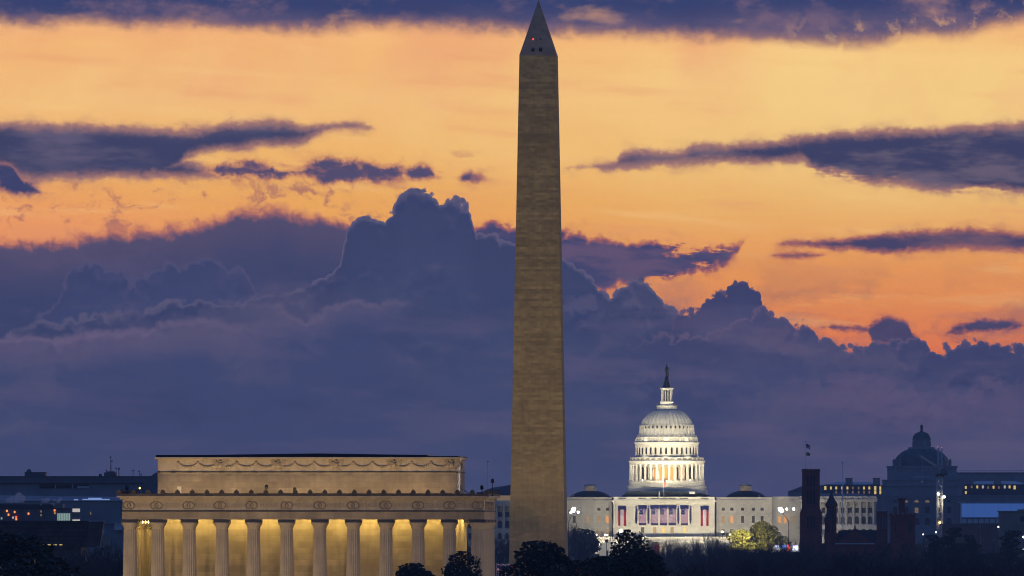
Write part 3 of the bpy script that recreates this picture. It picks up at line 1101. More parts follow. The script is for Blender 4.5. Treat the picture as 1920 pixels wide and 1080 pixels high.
# ================================================================== domed building on the hill
cp = Site(1248, 5040, 22.0)
cap = thing('domed_capitol', 'white floodlit capitol with a tall ribbed dome and low side domes on a hill', 'capitol', cp.loc, R(-1.9))
X, Z, Wd = cp.x, cp.z, cp.w
DC = 34.0                                  # the dome stands back from the west front
dome = thing('dome', '', '', (0, DC, 0))
for k_ in ('label', 'category'):
    del dome[k_]
dome.parent = cap


def rad(px_width): return Wd(px_width) / 2


ZB = Z(932)
# skirt and base rings
MB().lathe([(rad(157), ZB - 6), (rad(156), Z(926)), (rad(152), Z(918)), (rad(150), Z(915.5)), (rad(150.5), Z(914)), (rad(151.5), Z(913.6)), (rad(151.5), Z(911.5)),
            (rad(146), Z(911)), (rad(144), Z(908)), (rad(142), Z(902.5)), (rad(146), Z(902)), (rad(146), Z(900.6))], 72, smooth=False).build('base', M['white_stone'], dome)
zc0, zc1 = Z(900.6), Z(870.5)
MB().lathe([(rad(116), zc0 + .002), (rad(116), zc1 + .5)], 72, smooth=True).build('inner_wall', M['white_iron'], dome)
colm = MB().lathe([(.80, 0), (.80, .25), (.60, .45), (.60, (zc1 - zc0) * .5), (.52, zc1 - zc0 - 1.0), (.56, zc1 - zc0 - .9), (.78, zc1 - zc0 - .1), (.80, zc1 - zc0 - .004)], 14, smooth=False).mesh('column', M['white_iron'])
tw = MB().box(-.85, .85, -.12, .25, 0, 5.9).lathe([(.85, 0), (.85, .25)], 10, 0, .07, smooth=False)
tall_d = MB().box(-.85, .85, -.14, .25, 0, 5.6).prism([(-.85, 5.6), (.85, 5.6), (.6, 6.2), (.2, 6.45), (-.2, 6.45), (-.6, 6.2)][::-1], -.14, .2)
tall_dark = tall_d.mesh('tall_window', M['window_dark'])
tall_warm = tall_d.mesh('tall_window', M['window_warm'])
rc = rad(137)
for i in range(36):
    a = -math.pi / 2 + (i + .5) * math.pi / 18
    put_mesh('column', colm, dome, (rc * math.cos(a), rc * math.sin(a), zc0), a + math.pi / 2)
    a = -math.pi / 2 + i * math.pi / 18
    f = abs((i + 18) % 36 - 18)
    warm = i in (0, 1, 35, 34, 3)
    put_mesh('tall_window', tall_warm if warm else tall_dark, dome, (rad(116.3) * math.cos(a), rad(116.3) * math.sin(a), zc0 + .5), a + math.pi / 2)
# entablature over the columns, balustrade
MB().lathe([(rad(141), zc1), (rad(141), Z(869)), (rad(142), Z(868)), (rad(144), Z(865.8)), (rad(145.5), Z(864.5)), (rad(145.5), Z(863.2)), (rad(139), Z(863)), (rad(139), Z(862.4)),
            (rad(118), Z(862.2))], 72, smooth=False).build('entablature', M['white_iron'], dome)
MB().lathe([(rad(138.5), Z(862.4)), (rad(139.5), Z(862)), (rad(139.5), Z(858.3)), (rad(141), Z(858.1)), (rad(141), Z(857.3)), (rad(137), Z(857.3)), (rad(137), Z(862.3))], 72, smooth=False).build('balustrade', M['white_iron'], dome)
bal_slot = MB().box(-1.05, 1.05, -.03, .05, 0, .55).mesh('balustrade_panel', M['window_dark'])
for i in range(36):
    a = -math.pi / 2 + i * math.pi / 18
    put_mesh('balustrade_panel', bal_slot, dome, (rad(139.6) * math.cos(a), rad(139.6) * math.sin(a), Z(861.2)), a + math.pi / 2)
# upper drum with arched windows and pilasters
MB().lathe([(rad(120.5), Z(862.2)), (rad(120.5), Z(855)), (rad(117.5), Z(853.6)), (rad(117.5), Z(836)), (rad(119), Z(834)), (rad(121), Z(831)), (rad(124), Z(829.2)), (rad(124), Z(828.2)),
            (rad(116), Z(827.9)), (rad(113.5), Z(826)), (rad(113.5), Z(819.5)), (rad(116), Z(818.8)), (rad(116), Z(818)), (rad(109), Z(817.6))], 72, smooth=False).build('upper_drum', M['white_iron'], dome)
hw = Z(838.5) - Z(851)
aw = MB().prism([(-.50, 0), (.50, 0), (.50, hw - .5), (.34, hw - .14), (0, hw), (-.34, hw - .14), (-.50, hw - .5)][::-1], -.10, .25).mesh('arched_window', M['window_dark'])
pil = MB().box(-.34, .34, -.20, .2, 0, Z(836.5) - Z(854)).box(-.46, .46, -.28, .2, Z(836.5) - Z(854), Z(835.6) - Z(854)).mesh('pilaster', M['white_iron'])
brk = MB().box(-.42, .42, -.55, .3, 0, Z(823) - Z(827.8)).box(-.30, .30, -.35, .3, Z(823) - Z(827.8) + .002, Z(820) - Z(827.8)).mesh('bracket', M['white_iron'])
brs = MB().prism([(-.9, 0), (.9, 0), (.55, .35), (.35, .75), (-.35, .75), (-.55, .35)][::-1], -.3, .12).mesh('scroll', M['white_iron'])
for i in range(36):
    a = -math.pi / 2 + i * math.pi / 18
    put_mesh('arched_window', aw, dome, (rad(117.4) * math.cos(a), rad(117.4) * math.sin(a), Z(851)), a + math.pi / 2)
    a2 = a + math.pi / 36
    put_mesh('pilaster', pil, dome, (rad(117.4) * math.cos(a2), rad(117.4) * math.sin(a2), Z(854)), a2 + math.pi / 2)
    put_mesh('bracket', brk, dome, (rad(114) * math.cos(a2), rad(114) * math.sin(a2), Z(827.8)), a2 + math.pi / 2)
    put_mesh('scroll', brs, dome, (rad(111.5) * math.cos(a2), rad(111.5) * math.sin(a2), Z(818.2)), a2 + math.pi / 2)
# the shell: 36 ribs modelled in its surface
prof = [(112, 818), (108.5, 815.6), (106.5, 813), (104.5, 808), (102, 802), (98, 795), (94.5, 790), (88.5, 784.5), (80, 779), (70, 774), (58, 769.8), (46, 767.4), (39, 766.4)]
vs_, fs_ = [], []
NA = 216
for (pw, py) in prof:
    for i in range(NA):
        a = 2 * math.pi * i / NA
        rib = .34 if (i + 3) % 6 in (0, 1) else 0.0
        if py > 813:
            rib = 0
        r = rad(pw) - .28 + rib
        vs_.append((r * math.sin(a), -r * math.cos(a), Z(py)))
for j in range(len(prof) - 1):
    for i in range(NA):
        k = (i + 1) % NA
        fs_.append((j * NA + i, j * NA + k, (j + 1) * NA + k, (j + 1) * NA + i))
MB().add(vs_, fs_).build('shell', M['white_iron'], dome)
oc = MB().lathe([(.30, -.5), (.30, .12)], 12, smooth=False)
ocm = MB()
nn = 14
ocm.add([(.40 * math.cos(2 * math.pi * i / nn), -.10, .82 * math.sin(2 * math.pi * i / nn)) for i in range(nn)] +
        [(.40 * math.cos(2 * math.pi * i / nn), .5, .82 * math.sin(2 * math.pi * i / nn)) for i in range(nn)],
        [tuple(range(nn - 1, -1, -1))[::-1]] + [(i, i + nn, (i + 1) % nn + nn, (i + 1) % nn) for i in range(nn)])
oco = ocm.mesh('oculus', M['window_dark'])
hood = MB().prism([(-.75, -1.1), (-.56, -1.1), (-.56, .55), (-.3, .98), (.3, .98), (.56, .55), (.56, -1.1), (.75, -1.1), (.75, .7), (.4, 1.3), (-.4, 1.3), (-.75, .7)][::-1], -.22, .5).mesh('oculus_frame', M['white_iron'])
for i in range(36):
    a = -math.pi / 2 + i * math.pi / 18
    r = rad(101.4)
    put_mesh('oculus', oco, dome, (r * math.cos(a), r * math.sin(a), Z(800)), a + math.pi / 2)
    put_mesh('oculus_frame', hood, dome, (r * math.cos(a), r * math.sin(a), Z(800)), a + math.pi / 2)
# lantern
MB().lathe([(rad(38), Z(767)), (rad(40), Z(766)), (rad(39), Z(765)), (rad(39), Z(760.5)), (rad(40.5), Z(760)), (rad(40.5), Z(759)), (rad(24), Z(758.8)), (rad(23), Z(756)), (rad(25), Z(755.4)),
            (rad(25), Z(751.5)), (rad(23), Z(750.4))], 36, smooth=False).build('lantern_base', M['white_iron'], dome)
zl0, zl1 = Z(750.6), Z(729.8)
MB().lathe([(rad(12), zl0), (rad(12), zl1)], 16).build('lantern_core', M['window_dark'], dome)
lc = MB().lathe([(.36, 0), (.36, .2), (.27, .3), (.25, zl1 - zl0 - .5), (.38, zl1 - zl0)], 10).mesh('lantern_column', M['white_iron'])
for i in range(12):
    a = 2 * math.pi * (i + .5) / 12
    put_mesh('lantern_column', lc, dome, (rad(19.6) * math.cos(a), rad(19.6) * math.sin(a), zl0))
MB().lathe([(rad(22), zl1), (rad(23), Z(728.6)), (rad(26), Z(727)), (rad(26), Z(725.6)), (rad(17), Z(725.2))], 36, smooth=False).build('lantern_cornice', M['white_iron'], dome)
MB().lathe([(rad(16), Z(725.2)), (rad(15.6), Z(723.5)), (rad(13.5), Z(721)), (rad(11), Z(716)), (rad(9), Z(713)), (rad(8.6), Z(711)), (rad(7), Z(710)), (rad(6.6), Z(705.5))], 20).build('statue_pedestal', M['bronze'], dome)
MB().lathe([(rad(6.6), Z(711.2)), (rad(7.4), Z(710.6)), (rad(6.4), Z(709.6))], 20).build('pedestal_band', M['lib_roof'], dome)
# robed figure with a crested helmet, one hand low on a sheathed sword, the other on a shield
h0, h1 = Z(705.5), Z(681.5)
H = h1 - h0
st_ = MB()
st_.lathe([(.62, h0), (.66, h0 + .06 * H), (.60, h0 + .2 * H), (.66, h0 + .38 * H), (.70, h0 + .52 * H), (.62, h0 + .6 * H), (.78, h0 + .70 * H), (.70, h0 + .77 * H), (.26, h0 + .82 * H), (.20, h0 + .84 * H),
           (.33, h0 + .88 * H), (.33, h0 + .92 * H), (.22, h0 + .96 * H), (.10, h0 + .985 * H), (.04, h1)], 14)
st_.tube((.68, 0, h0 + .74 * H), (1.0, -.1, h0 + .55 * H), .24, .18, 7).tube((1.0, -.1, h0 + .55 * H), (.95, -.35, h0 + .40 * H), .18, .13, 7)
st_.tube((-.68, 0, h0 + .74 * H), (-1.05, -.1, h0 + .57 * H), .24, .18, 7).tube((-1.05, -.1, h0 + .57 * H), (-.85, -.4, h0 + .44 * H), .18, .13, 7)
st_.prism([(-.30, h0 + .90 * H), (.34, h0 + .92 * H), (.42, h0 + .98 * H), (.10, h0 + 1.02 * H), (-.28, h0 + .97 * H)][::-1], -.12, .12)
st_.prism([(.72, h0 + .05 * H), (1.12, h0 + .05 * H), (1.16, h0 + .36 * H), (.94, h0 + .42 * H), (.70, h0 + .36 * H)][::-1], -.55, -.35)
st_.build('statue', M['bronze'], dome)

# ---- the block under the dome
blk = MB()
x0, x1 = X(1150), X(1340)
zcor0, zcor1 = Z(941.5), Z(938)
blk.box(x0, x1, 0, 62, -14, zcor0)
blk.box(X(1148.4), X(1341.6), -.7, 62.7, zcor0, zcor1 - .9)
blk.box(X(1146.8), X(1343.2), -1.3, 63.3, zcor1 - .9, zcor1)
blk.box(x0 + .1, x1 - .1, -.15, 62, zcor1, Z(933.2))
blk.box(x0 - .2, x1 + .2, -.45, 62.2, Z(933.2), Z(931.6))
cb = blk.build('central_block', M['white_stone'], cap)
pt = MB().box(-.62, .62, -.7, .1, 0, zcor0 - Z(983.5) - 1.2).box(-.85, .85, -.85, .1, zcor0 - Z(983.5) - 1.2, zcor0 - Z(983.5) - .01).box(-.8, .8, -.45, .1, -.5, -.01).mesh('pilaster', M['white_stone'])
for p in (1152.5, 1155.8, 1176.5, 1183, 1188.5, 1216, 1235, 1251.5, 1274.5, 1291.5, 1300, 1305.5, 1311.5, 1333, 1337.5):
    put_mesh('pilaster', pt, cb, (X(p), 0, Z(983.5)))
MB().box(x0 - .25, x1 + .25, -.6, .1, Z(988), Z(986.5)).build('belt_course', M['white_stone'], cb)
pan = MB().box(-2.0, 2.0, -.30, .1, 0, .55).mesh('parapet_panel', M['concrete_dark'])
for p in (1166.5, 1204, 1228, 1244, 1260.5, 1282.5, 1321):
    put_mesh('parapet_panel', pan, cb, (X(p), -.2, Z(935.8) + .05))
recess = MB().box(-1.55, 1.55, -.14, .1, 0, Z(950) - Z(984)).mesh('tall_window', M['wing_stone'])
for p in (1204.8, 1227.6, 1244.1, 1260.6, 1283.4):
    put_mesh('tall_window', recess, cb, (X(p), 0, Z(984)))
wf = MB().box(-1.5, -.85, -.25, .1, -.2, 2.9).box(.85, 1.5, -.25, .1, -.2, 2.9).box(-1.5, 1.5, -.30, .1, 2.9, 3.5).mesh('window_frame', M['white_stone'])
wsq = MB().box(-.85, .85, -.08, .1, -.2, 2.9)
w_d, w_y, w_g = wsq.mesh('window', M['window_dark']), wsq.mesh('window', M['window_yellow']), wsq.mesh('window', M['window_dim'])
for p, k in ((1204.8, w_d), (1227.6, w_g), (1244, w_y), (1260.2, w_g), (1283.6, w_y)):
    o = put_mesh('window', k, cb, (X(p), 0, Z(999)))
    put_mesh('window_frame', wf, o)
# humped dark roof in front of the dome
b = MB()
b.prism([(X(1163), Z(931.4)), (X(1172), Z(925)), (X(1178), Z(922)), (X(1196), Z(920.5)), (X(1205), Z(921.5)), (X(1222), Z(921)), (X(1250), Z(920.6)), (X(1280), Z(922)), (X(1312), Z(924.2)), (X(1328), Z(928)), (X(1336), Z(931.4))][::-1], 4, 9)
b.build('front_roof', M['green_roof'], cap)
MB().lathe([(.5, 0), (.5, 1.0), (.2, 1.5)], 8).box(-.2, .2, -.2, .2, 1.5, 3.0).build('roof_vent', M['white_iron'], cap, (X(1236), 2.5, Z(931.6)))
MB().box(X(1292), X(1303), 3.0, 4.0, Z(926), Z(921.5)).build('roof_hatch', M['steel_white'], cap)

# ---- links with low domes, left and right
def link(xa, xb, name, doors):
    ya = 6.0
    b = MB()
    b.box(xa, xb, ya, 56, -14, Z(941))
    b.box(xa - .01, xb + .01, ya - .6, 56.5, Z(941), Z(939.2))
    b.box(xa + .1, xb - .1, ya - .05, 56, Z(939.2), Z(933.6))
    b.box(xa, xb, ya - .3, 56.2, Z(933.6), Z(932.2))
    return b.build(name, M['wing_stone'], cap)


la = link(X(1062), X(1147.3), 'side_block', 1)
lb_ = link(X(1342.7), X(1447), 'side_block', 1)
w_small = MB().box(-.80, .80, -.10, .2, 0, 1.5)
w_tall = MB().box(-.75, .75, -.10, .2, 0, 3.6)
w_low = MB().box(-.80, .80, -.10, .2, 0, 3.0)
fr_t = MB().box(-1.2, -.75, -.22, .1, -.3, 3.6).box(.75, 1.2, -.22, .1, -.3, 3.6).box(-1.35, 1.35, -.32, .1, 3.6, 4.2).mesh('window_frame', M['wing_stone'])
ws_d = w_small.mesh('attic_window', M['window_dark'])
wt_d, wt_w, wt_m = w_tall.mesh('window', M['window_dark']), w_tall.mesh('window', M['window_warm']), w_tall.mesh('window', M['window_dim'])
wl_d, wl_w = w_low.mesh('ground_window', M['window_dark']), w_low.mesh('ground_window', M['window_dim'])


def wins(par, pxs, kinds, y=6.0):
    for p, k in zip(pxs, kinds):
        if k[0] != '-':
            put_mesh('attic_window', ws_d, par, (X(p), y, Z(957.5)))
        o = put_mesh('window', {'d': wt_d, 'w': wt_w, 'm': wt_m}[k[1]], par, (X(p), y, Z(980.5)))
        put_mesh('window_frame', fr_t, o)
        put_mesh('ground_window', {'d': wl_d, 'w': wl_w}[k[2]], par, (X(p), y, Z(1003)))


wins(la, [1076, 1101.5, 1122.3, 1138.5], ['ddd', '-md', 'dmw', 'dww'])
wins(lb_, [1355.8, 1372, 1392, 1412.3, 1428.8], ['dmd', 'dwd', 'ddd', 'ddw', 'ddd'])
mp = MB().box(-.5, .5, -.6, .1, 0, Z(947.5) - Z(983)).box(-.75, .75, -.75, .1, Z(947.5) - Z(983), Z(945.5) - Z(983)).mesh('pilaster', M['wing_stone'])
for par, pxs in ((la, (1068, 1090, 1112, 1131, 1145)), (lb_, (1346, 1364, 1382, 1403.5, 1421, 1437, 1445))):
    for p in pxs:
        put_mesh('pilaster', mp, par, (X(p), 6.0, Z(983)))
    a_, b__ = (X(1062), X(1147.2)) if par is la else (X(1342.8), X(1447))
    MB().box(a_, b__, 5.7, 6.1, Z(987.5), Z(986)).build('belt_course', M['wing_stone'], par)
pn = MB().box(-2.3, 2.3, -.22, .1, 0, .45).mesh('parapet_panel', M['concrete'])
for par, pxs in ((la, (1072, 1082.5, 1099, 1119, 1137)), (lb_, (1356, 1373, 1394, 1412, 1429))):
    for p in pxs:
        put_mesh('parapet_panel', pn, par, (X(p), 5.98, Z(937.2)))
for px_, hw_ in ((1104, 38), (1397.5, 37)):
    prof = [(Wd(hw_ + 2), Z(932.4)), (Wd(hw_), Z(930.5)), (Wd(hw_ * .86), Z(926.5)), (Wd(hw_ * .64), Z(922.4)), (Wd(hw_ * .36), Z(920)), (Wd(11), Z(919.5))]
    o = MB().lathe(prof, 40).build('low_dome', M['green_roof'], cap, (X(px_), 30, 0))
    MB().lathe([(Wd(11.2), Z(920)), (Wd(11.2), Z(918.6)), (Wd(9.6), Z(918.4)), (Wd(9.6), Z(911))], 16, smooth=False).build('cupola_core', M['window_dim'], o)
    MB().lathe([(Wd(10), Z(911)), (Wd(11.6), Z(910.4)), (Wd(12.4), Z(909)), (Wd(9), Z(908.4)), (Wd(2), Z(907.2))], 16, smooth=False).build('cupola_roof', M['wing_stone'], o)
    cpst = MB().box(-.22, .22, -.25, .2, 0, Z(911) - Z(918.5)).mesh('cupola_post', M['white_iron'])
    for i in range(16):
        a = 2 * math.pi * i / 16
        put_mesh('cupola_post', cpst, o, (Wd(10.6) * math.cos(a), Wd(10.6) * math.sin(a), Z(918.5)), a + math.pi / 2)

# ---- outer wings with columned fronts
big_u = MB().box(-1.0, 1.0, -.12, .2, 0, 2.6).mesh('upper_window', M['window_dark'])
big_a = MB().prism([(-1.05, 0), (1.05, 0), (1.05, 2.7), (.75, 3.4), (0, 3.75), (-.75, 3.4), (-1.05, 2.7)][::-1], -.12, .2).mesh('arched_window', M['window_dark'])
def wing(xa, xb, y, cols, top, name):
    b = MB()
    b.box(xa, xb, y + 4.2, y + 45, -14, Z(top + 11))
    b.box(xa - .3, xb + .3, y - .4, y + 45.3, Z(top + 11), Z(top + 6.5))
    b.box(xa - .9, xb + .9, y - 1.0, y + 45.9, Z(top + 6.5), Z(top + 5.2))
    b.box(xa, xb, y, y + 45, Z(top + 5.2), Z(top))
    b.box(xa - .1, xb + .1, y - .3, y + 2.2, -14, Z(top + 53))
    o = b.build(name, M['wing_stone'], cap)
    hc = Z(top + 11) - Z(top + 53)
    cm_ = MB().lathe([(.75, 0), (.75, .35), (.58, .5), (.52, hc - 1.3), (.56, hc - 1.2), (.80, hc - .25), (.80, hc)], 14).mesh('column', M['wing_stone'])
    for c_ in cols:
        put_mesh('column', cm_, o, (X(c_), y + .75, Z(top + 53)))
    pr = sorted(cols)
    for a_, b__ in zip(pr, pr[1:]):
        if b__ - a_ > 16:
            continue
        c_ = (a_ + b__) / 2
        q = MB()
        put_mesh('upper_window', big_u, o, (X(c_), y + 4.2, Z(top + 31)))
        put_mesh('arched_window', big_a, o, (X(c_), y + 4.2, Z(top + 51)))
        put_mesh('ground_window', wl_d, o, (X(c_), y - .3, Z(top + 72)))
    return o


wr = wing(X(1500), X(1643), -2.0, [1504, 1515, 1526, 1538, 1550, 1561.5, 1573, 1586.5, 1600, 1613, 1625.5, 1637.5], 930.6, 'columned_wing')
wl = wing(X(858), X(988), -2.0, [862, 875, 888, 901, 914, 930, 944, 957.5, 971, 984], 938.5, 'columned_wing')
# link corridors
for (xa, xb, pxs) in ((X(1447.2), X(1499.5), (1462, 1472, 1486)), (X(989), X(1061.8), (1000, 1020, 1045))):
    b = MB()
    b.box(xa, xb, 12, 40, -14, Z(940)).box(xa, xb, 11.5, 40.4, Z(940), Z(938.4)).box(xa, xb, 12, 40, Z(938.4), Z(931))
    o = b.build('corridor', M['wing_stone'], cap)
    for i, p in enumerate(pxs):
        q = put_mesh('window', wt_w if i != 2 else wt_m, o, (X(p), 12, Z(981)))
        put_mesh('window_frame', fr_t, q)
# hipped dark roof of the left wing
b = MB()
za_, zb__ = Z(938), Z(906)
b.add([(X(862), 4, za_), (X(986), 4, za_), (X(986), 40, za_), (X(862), 40, za_), (X(905), 22, Z(913)), (X(1004), 22, zb__ - 4)][:4] + [(X(920), 22, Z(914)), (X(962), 22, Z(907.5))],
      [(0, 1, 5, 4), (1, 2, 5), (2, 3, 4, 5), (3, 0, 4)])
b.build('wing_roof', M['green_roof'], cap)
b = MB()
b.add([(X(1508), 4, Z(930.4)), (X(1638), 4, Z(930.4)), (X(1638), 40, Z(930.4)), (X(1508), 40, Z(930.4)), (X(1530), 22, Z(925)), (X(1610), 22, Z(925))],
      [(0, 1, 5, 4), (1, 2, 5), (2, 3, 4, 5), (3, 0, 4)])
b.build('wing_roof', M['lib_roof'], cap)
MB().box(X(931), X(957), 1, 3, Z(938.4), Z(929)).build('roof_monitor', M['window_dim'], cap)

# terrace and steps under the west front
b = MB()
b.box(X(1110), X(1375), -26, -2, -14, Z(1009))
b.box(X(1118), X(1150), -30, -26.02, -14, Z(1006))
b.box(X(1150), X(1340), -38, -26.02, -14, Z(1014))
for i in range(7):
    b.box(X(1152), X(1338), -38.0 - 1.6 * (i + 1), -38.0 - 1.6 * i - .01, -14, Z(1014) - .9 * (i + 1))
b.build('terrace', M['wing_stone'], cap)
rail = MB()
rail.box(X(1152), X(1370), -26.2, -25.9, Z(1009), Z(1006.4))
rail.build('terrace_balustrade', M['white_stone'], cap)

# ---- floodlights for the dome and fronts
WHITE = (1.0, .87, .58)
fmesh = MB().box(-.5, .5, -.35, .35, 0, .7).mesh('roof_floodlight', M['dark'])
for i in range(3):
    x_ = (-1 + i) * 48.0
    y_ = 7.0 if abs(x_) > 30 else -1.0
    zz = Z(931.8)
    o = put_mesh('dome_projector', MB().box(-.6, .6, -.5, .5, 0, 1.2).mesh('dome_projector', M['dark']), cap, (x_, y_, zz))
    lamp('dome_flood', 'SPOT', o, (0, -.4, 1.6), 26000, WHITE, (-x_ * .92, DC - y_ - 8, 36), 1.0, R(75), .6)
for i in range(4):
    x_ = (-75, -28, 28, 75)[i]
    o = put_mesh('dome_projector', MB().box(-.8, .8, -.6, .6, 0, 1.4).box(-.15, .15, -.15, .15, -9, 0).mesh('dome_projector', M['dark']), cap, (x_, -105, Z(1016)))
    lamp('dome_flood', 'SPOT', o, (0, .4, 1.8), 250000, WHITE, (-x_, DC + 105, Z(800) - Z(1016)), 1.0, R(26), .5)
# hidden lamps inside the column ring and on the terraces of the dome
for i in range(6):
    a = -math.pi / 2 + (i - 2.5) * R(30)
    o = put_mesh('ring_lamp', MB().ball((0, 0, .25), .25, 8, 6).mesh('ring_lamp', M['bulb']), dome, (rad(127) * math.cos(a), rad(127) * math.sin(a), zc0))
    lamp('ring_light', 'POINT', o, (0, 0, .9), 110, (1.0, .88, .64), None, .3)
for i in range(5):
    a = -math.pi / 2 + (i - 2) * R(42)
    o = put_mesh('terrace_lamp', MB().ball((0, 0, .25), .2, 8, 6).mesh('terrace_lamp', M['dark']), dome, (rad(131) * math.cos(a), rad(131) * math.sin(a), Z(862.3)))
    lamp('terrace_light', 'SPOT', o, (0, 0, .6), 400, (1.0, .88, .58), (-4 * math.cos(a), -4 * math.sin(a), 7), .4, R(150), .8)
for i in range(5):
    a = -math.pi / 2 + (i - 2) * R(42)
    o = put_mesh('shell_lamp', MB().ball((0, 0, .2), .2, 8, 6).mesh('shell_lamp', M['dark']), dome, (rad(119.5) * math.cos(a), rad(119.5) * math.sin(a), Z(828.0)))
    lamp('shell_light', 'SPOT', o, (0, 0, .6), 170, (1.0, .88, .60), (-5 * math.cos(a), -5 * math.sin(a), 9), .4, R(150), .8)
o = put_mesh('roof_floodlight', fmesh, dome, (0, -rad(38), Z(758.9)))
lamp('lantern_light', 'SPOT', o, (0, -.6, .6), 700, (1.0, .90, .62), (0, 4.5, 5), .4, R(120), .8)
for s in (-1, 1):
    o = put_mesh('roof_floodlight', fmesh, dome, (s * rad(34), -rad(20), Z(758.9)))
    lamp('lantern_light', 'SPOT', o, (0, -.4, .6), 600, (1.0, .90, .62), (-s * 4.0, 2.4, 5), .4, R(120), .8)

orders = ['first', 'second', 'third', 'fourth', 'fifth', 'sixth', 'seventh', 'eighth', 'ninth', 'tenth', 'eleventh', 'twelfth', 'thirteenth', 'fourteenth']
pf = thing('facade_floodlight', 'small floodlight box before the capitol front, first from the north', 'floodlight', (0, 0, 0), 0, 'floodlights along the capitol terrace')
MB().box(-.6, .6, -.4, .4, 0, .9).build('housing', M['dark'], pf)
MB().box(-.15, .15, -.15, .15, -3, 0).build('post', M['dark'], pf)
for i in range(8):
    px_ = 1092 + i * 68
    o = pf if i == 0 else copy_thing(pf, None, label='small floodlight box before the capitol front, %s from the north' % orders[i])
    x_, y_ = cp.loc[0] + X(px_), 5040 - 58
    o.location = (x_, y_, 22 + Z(1019))
    mid = 1150 <= px_ <= 1345
    far = px_ > 1400
    lamp('facade_light', 'SPOT', o, (0, 0, 1.1), 43000 if mid else 6500 if far else 37000, (1.0, .87, .58) if mid else (.95, .95, 1.0) if far else (1.0, .84, .56), (0, 58, 13), 1.0, R(75), .8)

# ================================================================== banners on the west front
def cap_world(lx, ly, lz):
    a = R(-1.9)
    return (cp.loc[0] + lx * math.cos(a) - ly * math.sin(a), cp.loc[1] + lx * math.sin(a) + ly * math.cos(a), 22 + lz)


def wavy(x0, x1, z0, z1, nx_=8, y=0.0, amp=.06, th=.03, curl=None):
    """a hanging sheet with soft vertical folds and real thickness"""
    b = MB()
    vs_, n = [], nx_ + 1
    for yo in (0, th):
        for z in (z0, z1):
            for i in range(n):
                t = i / nx_
                xx = x0 + (x1 - x0) * t
                vs_.append((xx, y + yo + amp * math.sin(xx * 3.1), z if curl is None else curl(z, t)))
    f = []
    for i in range(nx_):
        f.append((i, i + 1, n + i + 1, n + i))
        f.append((2 * n + i + 1, 2 * n + i, 3 * n + i, 3 * n + i + 1))
        f.append((n + i, n + i + 1, 3 * n + i + 1, 3 * n + i))
        f.append((i + 1, i, 2 * n + i, 2 * n + i + 1))
    f += [(0, n, 3 * n, 2 * n), (nx_, 2 * n + nx_, 3 * n + nx_, n + nx_)]
    b.add(vs_, f, True)
    return b


def star(cx, cz, r, y0, y1):
    p = []
    for i in range(10):
        a = math.pi / 2 + i * math.pi / 5
        q = r if i % 2 == 0 else r * .4
        p.append((cx + q * math.cos(a), cz + q * math.sin(a)))
    return p


def flag_banner(px, kind, label):
    """a flag hung upright between a blue valance and a blue hem"""
    w = Wd(12.6)
    ztop, z0, z1 = Z(947.5), Z(952.2), Z(981.5)
    zbot = Z(985)
    o = thing('flag_banner', label, 'flag', cap_world(X(px), -1.0, 0), R(-1.9), 'upright flags hung on the capitol front')
    # stripes run downwards when a flag hangs upright
    n = 13
    sw = w / n
    for i in range(n):
        x = -w / 2 + i * sw
        wavy(x + .002, x + sw - .002, z0, z1, 2, 0, .05).build('stripe', M['flag_red'] if i % 2 == 0 else M['flag_white'], o)
    uz = z1 - (z1 - z0) * .0
    cz0, cz1 = Z(964.5), Z(952.4)
    wavy(-w / 2 - .02, -w / 2 + w * .56, cz0, cz1, 5, -.09, .04).build('canton', M['cloth_blue'], o)
    stars = MB()
    cxm, czm = -w / 2 + w * .27, (cz0 + cz1) / 2
    if kind == 'ring':
        for i in range(13):
            a = 2 * math.pi * i / 13
            stars.prism(star(cxm + .72 * math.cos(a), czm + .92 * math.sin(a), .2, 0, 0), -.16, -.10)
    else:
        for r_ in range(9):
            cnt = 6 if r_ % 2 == 0 else 5
            for c_ in range(cnt):
                stars.prism(star(-w / 2 + w * .5 * (c_ + (.5 if cnt == 6 else 1)) / 6 + .03, cz1 - (cz1 - cz0) * (r_ + .7) / 9.4, .12, 0, 0), -.16, -.10)
    stars.build('stars', M['cloth_white'], o)
    # valance with scalloped edge and small white stars, hem
    k = 12
    val = MB()
    top = [(-w / 2 - .5, ztop), (w / 2 + .5, ztop)]
    low = []
    for i in range(k + 1):
        t = i / k
        low.append((w / 2 + .35 - t * (w + .7), z0 - .25 - .55 * abs(2 * t - 1) ** 2))
    val.prism(top + low, -.22, -.13)
    val.build('valance', M['cloth_blue'], o)
    MB().box(-w / 2 - .1, w / 2 + .1, -.15, -.08, zbot, z1 + .1).build('hem', M['cloth_blue'], o)
    return o


z_ = None
flag_banner(1204.8, 'ring', 'upright flag with a ring of stars at the north end of the row')
flag_banner(1227.6, 'rows', 'upright striped flag with rows of stars, next to the north ring flag')
flag_banner(1244.1, 'rows', 'upright striped flag with rows of stars in the middle of the row of five')
flag_banner(1260.6, 'rows', 'upright striped flag with rows of stars, next to the south ring flag')
flag_banner(1283.4, 'ring', 'upright flag with a ring of stars at the south end of the row')


